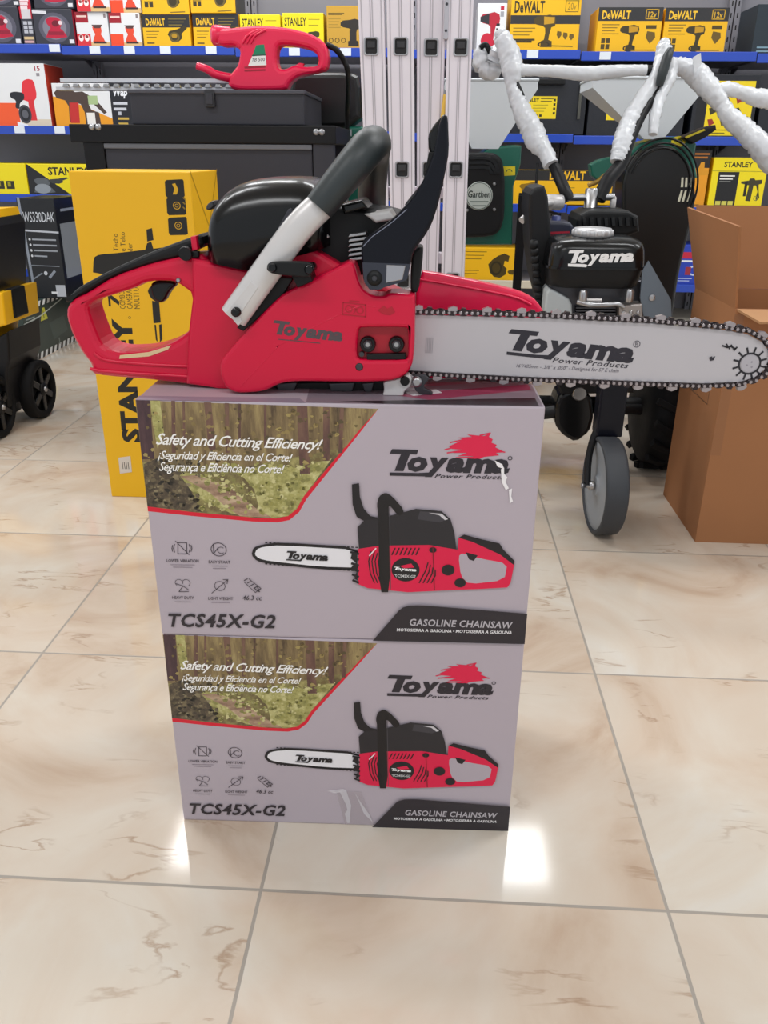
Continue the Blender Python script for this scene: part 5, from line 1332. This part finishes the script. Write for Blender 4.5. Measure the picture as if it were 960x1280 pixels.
def a_sander_red(a):
    a.disc(.52, .52, .40, .42, '#565564', 24); a.disc(.52, .52, .30, .33, '#7b7a88', 24)
    pic(a, SANDER, (.26, .22, .82, .82), '#b8163a'); a.disc(.56, .40, .10, .09, '#6d1026', 14); a.disc(.68, .38, .05, .06, '#e4cfd4', 12); a.rect(.34, .62, .74, .72, '#8f1230')
    a.line([(.02, .08), (.34, .10)], .012, '#d6d6dc'); a.rect(.86, .84, .98, .95, '#dcdde2')
def a_spine_red(a):
    a.rect(0, 0, 1, .45, '#c21f38'); lines(a, .2, .06, .8, .22, 3, '#e8d8dc', .012); a.rect(.15, .25, .9, .45, '#d0ccd0')
    for i in range(2):
        for j in range(3): a.rect(.18+.4*i, .5+.09*j, .5+.4*i, .57+.09*j, '#b7b9c2')
    a.rect(.1, .82, .9, .88, '#d4b98a'); a.rect(.1, .9, .9, .95, '#d0a6a6')
def a_redwhite(a, body='#e2492e', lab='#9c1528', kind=0):
    a.rect(0, 0, .40, .30, lab); a.line([(.06, .12), (.34, .12)], .008, '#e8c8c0')
    a.rect(0, .62, .42, 1, '#d8303a' if kind == 0 else '#ee4a26')
    if kind == 0:
        for k in range(2): a.disc(.12+.18*k, .74, .075, .10, '#f0e8e4', 12); a.disc(.12+.18*k, .70, .05, .05, '#8a3a3a', 8)
    a.rect(.42, .86, 1, 1, '#d9b680'); pic(a, SANDER, (.46, .36, .86, .90), body); a.poly([(.48, .36), (.82, .36), (.74, .46), (.56, .46)], '#55393a'); a.rect(.50, .84, .9, .90, '#3a2224')
    a.rect(.88, .04, .95, .16, '#8a7f80')
def a_sprayer(a):
    a.rect(0, .62, .42, 1, '#ee5a2c'); a.rect(0, 0, .10, .26, '#5c1620'); a.text('15', .82, .04, .92, .12, '#a02034', bold=.03); a.rect(.84, .15, .90, .20, '#8f8a90')
    a.rect(.44, .88, 1, 1, '#d6c9b4')
    a.poly(chaikin([(.56, .28), (.66, .24), (.78, .26), (.80, .52), (.70, .62), (.62, .60), (.50, .56), (.52, .46)], 1), '#dd2f3a'); a.poly(chaikin([(.30, .46), (.40, .44), (.56, .46), (.56, .56), (.46, .62), (.44, .72), (.36, .70), (.40, .58), (.30, .54)], 1), '#23242c')
    a.poly([(.62, .56), (.72, .56), (.74, .90), (.62, .90)], '#d62c36'); a.disc(.53, .80, .12, .15, '#1a1b20', 22); a.ring(.53, .80, .12, .15, .25, '#3a3c44', 20); a.disc(.53, .80, .06, .07, '#5a5c64', 14)
    a.poly([(.36, .92), (.56, .97), (.54, 1), (.36, 1)], '#eceff2')
def a_wap(a):
    a.poly([(0, .30), (.15, .34), (.72, .80), (.72, 1), (0, 1)], '#e89a1c'); a.rect(.72, 0, 1, 1, '#1b1c24'); a.text('Wap', .76, .10, .94, .34, '#e9ebf0', bold=.04, shear=.15)
    lines(a, .76, .45, .92, .58, 2, '#c9ccd4', .012); a.rect(.80, .64, .84, .72, '#b9bcc4'); lines(a, .80, .8, .92, .92, 2, '#c9a84a', .01)
    pic(a, SPRAY, (.02, .10, .66, .95), '#4a3a34'); pic(a, [(.5, .6), (.7, .6), (.7, 1), (.5, 1)], (.14, .2, .66, .98), '#e9e6e0'); pic(a, [(.28, .4), (.46, .4), (.44, .95), (.26, .95)], (.02, .1, .66, .95), '#c02a28'); a.rect(.44, .28, .56, .48, '#a7bf8a')
    lines(a, .5, .1, .66, .16, 2, '#6a6a70', .006)
def a_case(a, left=False, u0=.06, u1=.52):
    a.rect(u0, .38, u1, .74, '#ecd01a'); a.text('STANLEY', u0+.03, .41, u0+.30, .47, '#201f12', bold=.03); lines(a, u0+.32, .42, u1-.05, .46, 2, '#6d6416'); pic(a, DRILL, (u0+.04, .50, u0+.18, .66), '#302c14'); lines(a, u0+.22, .52, u1-.12, .62, 3, '#a39520', .003)
    for k in range(4): a.rect(u0+.13+.06*k, .67, u0+.165+.06*k, .71, '#302c14')
    for k in range(4): a.rect(u1-.045, .42+.07*k, u1-.015, .46+.07*k, '#302c14')
    a.line([(.02, .10), (.45, .10)], .01, '#3a3d46')
def a_kit(a):
    a.rect(.06, .1, .94, .97, '#f0d414'); a.rect(.06, .1, .22, .97, '#17171a'); a.disc(.46, .2, .08, .06, '#2a2a14', 14)
    for i in range(3):
        for j in range(3): pic(a, [(0, .1), (.6, 0), (1, .6), (.3, 1)], (.26+.2*i, .34+.18*j, .38+.2*i, .46+.18*j), '#3a3618' if (i+j) % 2 else '#9b2f24')
    a.rect(.70, .66, .90, .95, '#23231c'); a.rect(.74, .7, .78, .92, '#d9c61a'); a.rect(.82, .7, .86, .92, '#d9c61a'); lines(a, .28, .88, .6, .93, 2, '#6a6216')
def a_drill_white(a):
    pic(a, DRILL, (.10, .18, .78, .95), '#b51c34'); pic(a, [(0, .14), (.44, .04), (.46, .34), (0, .26)], (.10, .18, .78, .95), '#2b2b33'); a.disc(.36, .78, .22, .16, '#c81a3a', 16)
    a.rect(.78, .06, .90, .14, '#c01f38'); a.rect(.78, .17, .90, .28, '#9fa0a6'); a.rect(.66, .42, .78, .47, '#22232a'); a.rect(.66, .52, .78, .56, '#22232a')
def a_gold(a):
    lines(a, .06, .18, .5, .20, 2, '#5c4a14', .005); lines(a, .06, .3, .4, .5, 4, '#a5842a', .004); pic(a, DRILL, (.40, .30, 1.0, .95), '#2a241f'); a.rect(.66, .56, .86, .94, '#2b2622')
    for k in range(3): a.ring(.12+.18*k, .80, .07, .06, .3, '#4a3a14', 14)
def a_blue(a):
    a.rect(.12, .18, .7, .34, '#c02040'); a.rect(.12, .38, .72, .43, '#e6e8f0'); a.ring(.66, .64, .22, .13, .3, '#c9d4ea', 18); a.rect(.4, .55, .55, .75, '#9a2a3a'); lines(a, .1, .84, .6, .9, 2, '#b9c6e6', .004); a.rect(.05, .05, .3, .12, '#5a6fd0')
def a_teal(a):
    a.text('C', .58, .04, .9, .20, '#cfd8dc', bold=.03)
    for k in range(6): a.rect(.30, .42+.07*k, .95, .46+.07*k, '#8fa0a8'); 
    for k in range(4): a.rect(.42+.14*k, .42, .45+.14*k, .82, '#23303a')
    lines(a, .1, .88, .9, .96, 2, '#7fa0b0', .006)
def a_narrow(a):
    a.rect(0, 0, 1, .30, '#1f1b18'); lines(a, .12, .06, .9, .12, 2, '#b06a20', .008); a.poly([(.0, .36), (.4, .30), (.5, .20), (.7, .2), (.72, .3), (1, .36), (1, .42), (.0, .44)], '#d9951a'); a.line([(.3, .95), (.7, .95)], .005, '#8a5a14')
YELS, DGREY, WHT = YEL, M('dark_grey_card', '#33343f', 0.4), M('white_card', '#e3e4e6', 0.42)
GOLD, BLKC, BLUC, TEAL, CASE = M('gold_card', '#c79a34', 0.45), M('black_card', '#14171d'), M('blue_card', '#2440b0', 0.4), M('teal_black_card', '#1f2c36', 0.4), M('case_black', '#1b1e26', 0.42, bump=.2, scale=60)
_sc = [0]
def carton(name, label, group, l, x0, y0, x1, y1, dep, mat, art, cat='box', zbase=None, Y=None, side=None, clip=None):
    """a boxed tool on shelf l, its front traced from (x0, y0) to (x1, y1)"""
    Y = YS+.012+(_sc[0] % 3)*.004 if Y is None else Y; _sc[0] += 1
    ym = (y0+y1)/2
    X0, X1 = at(x0, ym, Y).x+.0015, at(x1, ym, Y).x-.0015
    zb = max(lipz(l, (seams[i]+seams[i+1])/2) for i in range(6) if seams[i] < X1 and seams[i+1] > X0)+.0146 if zbase is None else zbase
    zt = at((x0+x1)/2, y0, Y).z
    t = thing(name, ((X0+X1)/2, Y+dep/2, zb), label, cat, group)
    MB().box((X0, Y, zb), (X1, Y+dep, zt), mat, .003).build('carton_body' if cat == 'box' else 'case_body', t)
    if art:
        a = Art((X0, Y, zt), (X1-X0, 0, 0), (0, 0, -(zt-zb))); art(a); a.build('front_print', t)
    if side:
        a = Art((X1+.0002, Y, zt), (0, dep, 0), (0, 0, -(zt-zb))) if at(x1, 0, Y).x < 0 else Art((X0-.0002, Y+dep, zt), (0, -dep, 0), (0, 0, -(zt-zb)))
        a.rect(0.01, .01, .99, .99, side); a.build('side_print', t)
    return t, zt
g = 'boxed tools on the top shelf'
# top shelf
_, z = carton('sander_carton', 'dark grey carton picturing a red sander, cut by the picture edge', g, 1, -28, 8, 24, 47, .25, DGREY, a_sander_red)
carton('sander_carton', 'dark grey carton at the picture edge, on top of another sander carton', g, 1, -28, -32, 22, 7.4, .25, DGREY, a_sander_red, zbase=z+.001)
carton('tool_carton', 'narrow red and grey carton end between the two sander cartons', g, 1, 25, -4, 41, 52, .25, DGREY, a_spine_red)
_, z = carton('sander_carton', 'dark grey carton picturing a red sander, beside the red and white cartons', g, 1, 42, 11, 92, 55, .25, DGREY, a_sander_red, side='#b3223a')
carton('sander_carton', 'dark grey carton on top of the red sander carton, mostly above the picture', g, 1, 40, -33, 90, 9.5, .25, DGREY, a_sander_red, zbase=z+.001)
_, z = carton('sander_carton', 'red and white sander carton with two round white pictures, lower of two', g, 1, 95, 15, 136, 57, .22, WHT, lambda a: a_redwhite(a, kind=0))
carton('sander_carton', 'red and white sander carton with two round white pictures, upper of two', g, 1, 94, -27, 135.5, 14, .22, WHT, lambda a: a_redwhite(a, kind=0), zbase=z+.001)
_, z = carton('sander_carton', 'white and orange sander carton beside the yellow cartons, lower of two', g, 1, 137, 16, 176, 57, .22, WHT, lambda a: a_redwhite(a, kind=1))
carton('sander_carton', 'white and orange sander carton beside the yellow cartons, upper of two', g, 1, 136.5, -26, 175, 15, .22, WHT, lambda a: a_redwhite(a, kind=1), zbase=z+.001)
_, z = carton('grinder_carton', 'yellow and black grinder carton nearest the orange sander cartons, lower of two', g, 1, 178, 18, 238, 58, .22, YELS, a_dewalt_grinder)
carton('grinder_carton', 'yellow grinder carton nearest the orange sander cartons, upper of two', g, 1, 176, -22, 236, 17, .22, YELS, a_dewalt_top, zbase=z+.001)
_, z = carton('grinder_carton', 'yellow and black grinder carton partly behind the trimmer knob, lower of two', g, 1, 241, 17, 299, 58, .22, YELS, a_dewalt_grinder)
carton('grinder_carton', 'yellow grinder carton above the trimmer knob, upper of two', g, 1, 237, -23, 294, 16, .22, YELS, a_dewalt_top, zbase=z+.001, side='#2a2a2c')
carton('tool_carton', 'flat lemon yellow carton behind the front of the hedge trimmer', g, 1, 300, 18, 351, 60, .24, LEMON, a_stanley)
carton('tool_carton', 'flat lemon yellow carton behind the hand grip of the hedge trimmer', g, 1, 353, 16, 405, 60, .24, LEMON, a_stanley)
carton('drill_carton', 'golden yellow drill carton beside the ladder on the top shelf', g, 1, 408, 7, 452, 60, .24, GOLD, a_gold)
carton('drill_carton', 'white carton picturing a red drill, between ladder and wrapped grip', g, 1, 596, 4, 633, 66, .2, WHT, a_drill_white, side='#c9c9cd')
carton('drill_carton', 'large yellow drill carton with a black band across its middle', g, 1, 638, -22, 726, 63, .26, YELS, a_dewalt_big)
carton('drill_carton', 'yellow drill carton with black top, first of the matching pair beside the wrapped bar', g, 1, 746, 9, 827, 65, .24, YELS, a_dewalt)
carton('drill_carton', 'yellow drill carton with black top, behind the tip of the wrapped grip', g, 1, 829, 9.5, 909, 66, .24, YELS, a_dewalt)
carton('tool_carton', 'dark teal carton with a white grid, cut by the picture edge on the top shelf', g, 1, 943, 5, 1010, 69, .24, TEAL, a_teal)
# second shelf
g = 'boxed tools on the second shelf'
carton('sprayer_carton', 'white and orange carton picturing a red paint sprayer', g, 2, -8, 79, 60, 158, .22, WHT, a_sprayer, side='#c8402c')
carton('sprayer_carton', 'white, orange and black carton picturing a paint sprayer, beside the tool chest', g, 2, 67, 104, 167, 159, .18, WHT, a_wap)
def hard_case(label, x0, y0, x1, y1, u0, u1, l=2):
    t, zt = carton('tool_case', label, 'black plastic tool cases', l, x0, y0, x1, y1, .3, CASE, lambda a: a_case(a, u0=u0, u1=u1), 'tool case')
    Y = YS+.012; X0, X1 = at(x0, 120, Y).x, at(x1, 120, Y).x
    MB().box((X0+.1, Y-.016, zt-.055), (X0+.24, Y-.001, zt-.03), BLKM, .005).build('case_handle', t)
    MB().box((X1-.035, Y-.008, zt-.20), (X1-.022, Y-.001, zt-.05), M('case_edge', '#4a4a44', 0.4), .002).build('case_latch', t)
    return t
hard_case('black plastic tool case behind the first white hopper and wrapped handlebar', 641, 90, 733, 167, .06, .60)
hard_case('black plastic tool case behind the second white hopper', 736, 90, 858, 168, .19, .62)
carton('tool_kit_case', 'black and yellow tool kit case behind the wrapped side arm', g, 2, 866, 93, 946, 168, .24, CASE, a_kit, 'tool case')
carton('tool_case', 'black plastic tool case at the picture edge below the wrapped arm', g, 2, 948, 120, 1010, 170, .24, CASE, None, 'tool case')
# third shelf
g = 'boxed tools on the third shelf'
carton('tool_carton', 'lemon yellow carton with three dark squares, cut by the picture edge', g, 3, -30, 204, 34, 246, .3, LEMON, a_stanley_bars)
carton('tool_carton', 'lemon yellow carton with a black triangle, behind the tall yellow carton', g, 3, 35, 205, 113, 247, .3, LEMON, a_stanley_diag)
carton('tool_carton', 'flat yellow carton with black top band, between the handlebar posts', g, 3, 641, 213, 766, 255, .24, YELS, a_dewalt_flat)
carton('tool_carton', 'narrow orange and black carton beside the black drum', g, 3, 862, 188, 885, 259, .22, M('orange_card', '#e69a1a', 0.45), a_narrow)
carton('drill_carton', 'bright yellow carton picturing a hammer drill above the open brown carton', g, 3, 888, 197, 957, 259, .24, LEMON, a_stanley_drill)
# fourth shelf
g = 'boxed tools on the lowest shelf'
carton('saw_carton', 'yellow carton picturing a circular saw, low between ladder and tiller', g, 4, 577, 310, 650, 344, .24, YELS, a_saw)
carton('tool_carton', 'blue carton with red lettering patch, low beside the open brown carton', g, 4, 838, 306, 886, 359, .22, BLUC, a_blue)

for o in bpy.data.objects:
    n_ = o.name.split('.')[0]
    if n_ == 'rubber_grip': o['label'] = 'dark grey rubber sleeve'
    elif n_ == 'front_handle': o['label'] = 'silver handle leg'
    elif n_ == 'guide_bar': o['label'] = 'long silver guide bar'
    elif n_ == 'hand_guard': o['label'] = 'black curved hand guard'
    elif n_ == 'air_filter_cover': o['label'] = 'domed glossy black cover'
    elif n_ == 'plastic_wrap': o['label'] = 'white plastic wrapping'
    elif n_ == 'tank_cap': o['label'] = 'silver tank cap'
    elif n_ == 'front_wheel': o['label'] = 'black tyred wheel with grey disc'
for o in saw.children_recursive:
    off = TOPZ+.0006-saw.location.z
    for v in o.data.vertices:
        if v.co.z < off: v.co.z = off
for o in list(bpy.data.objects):
    if '_loc' in o: del o['_loc']
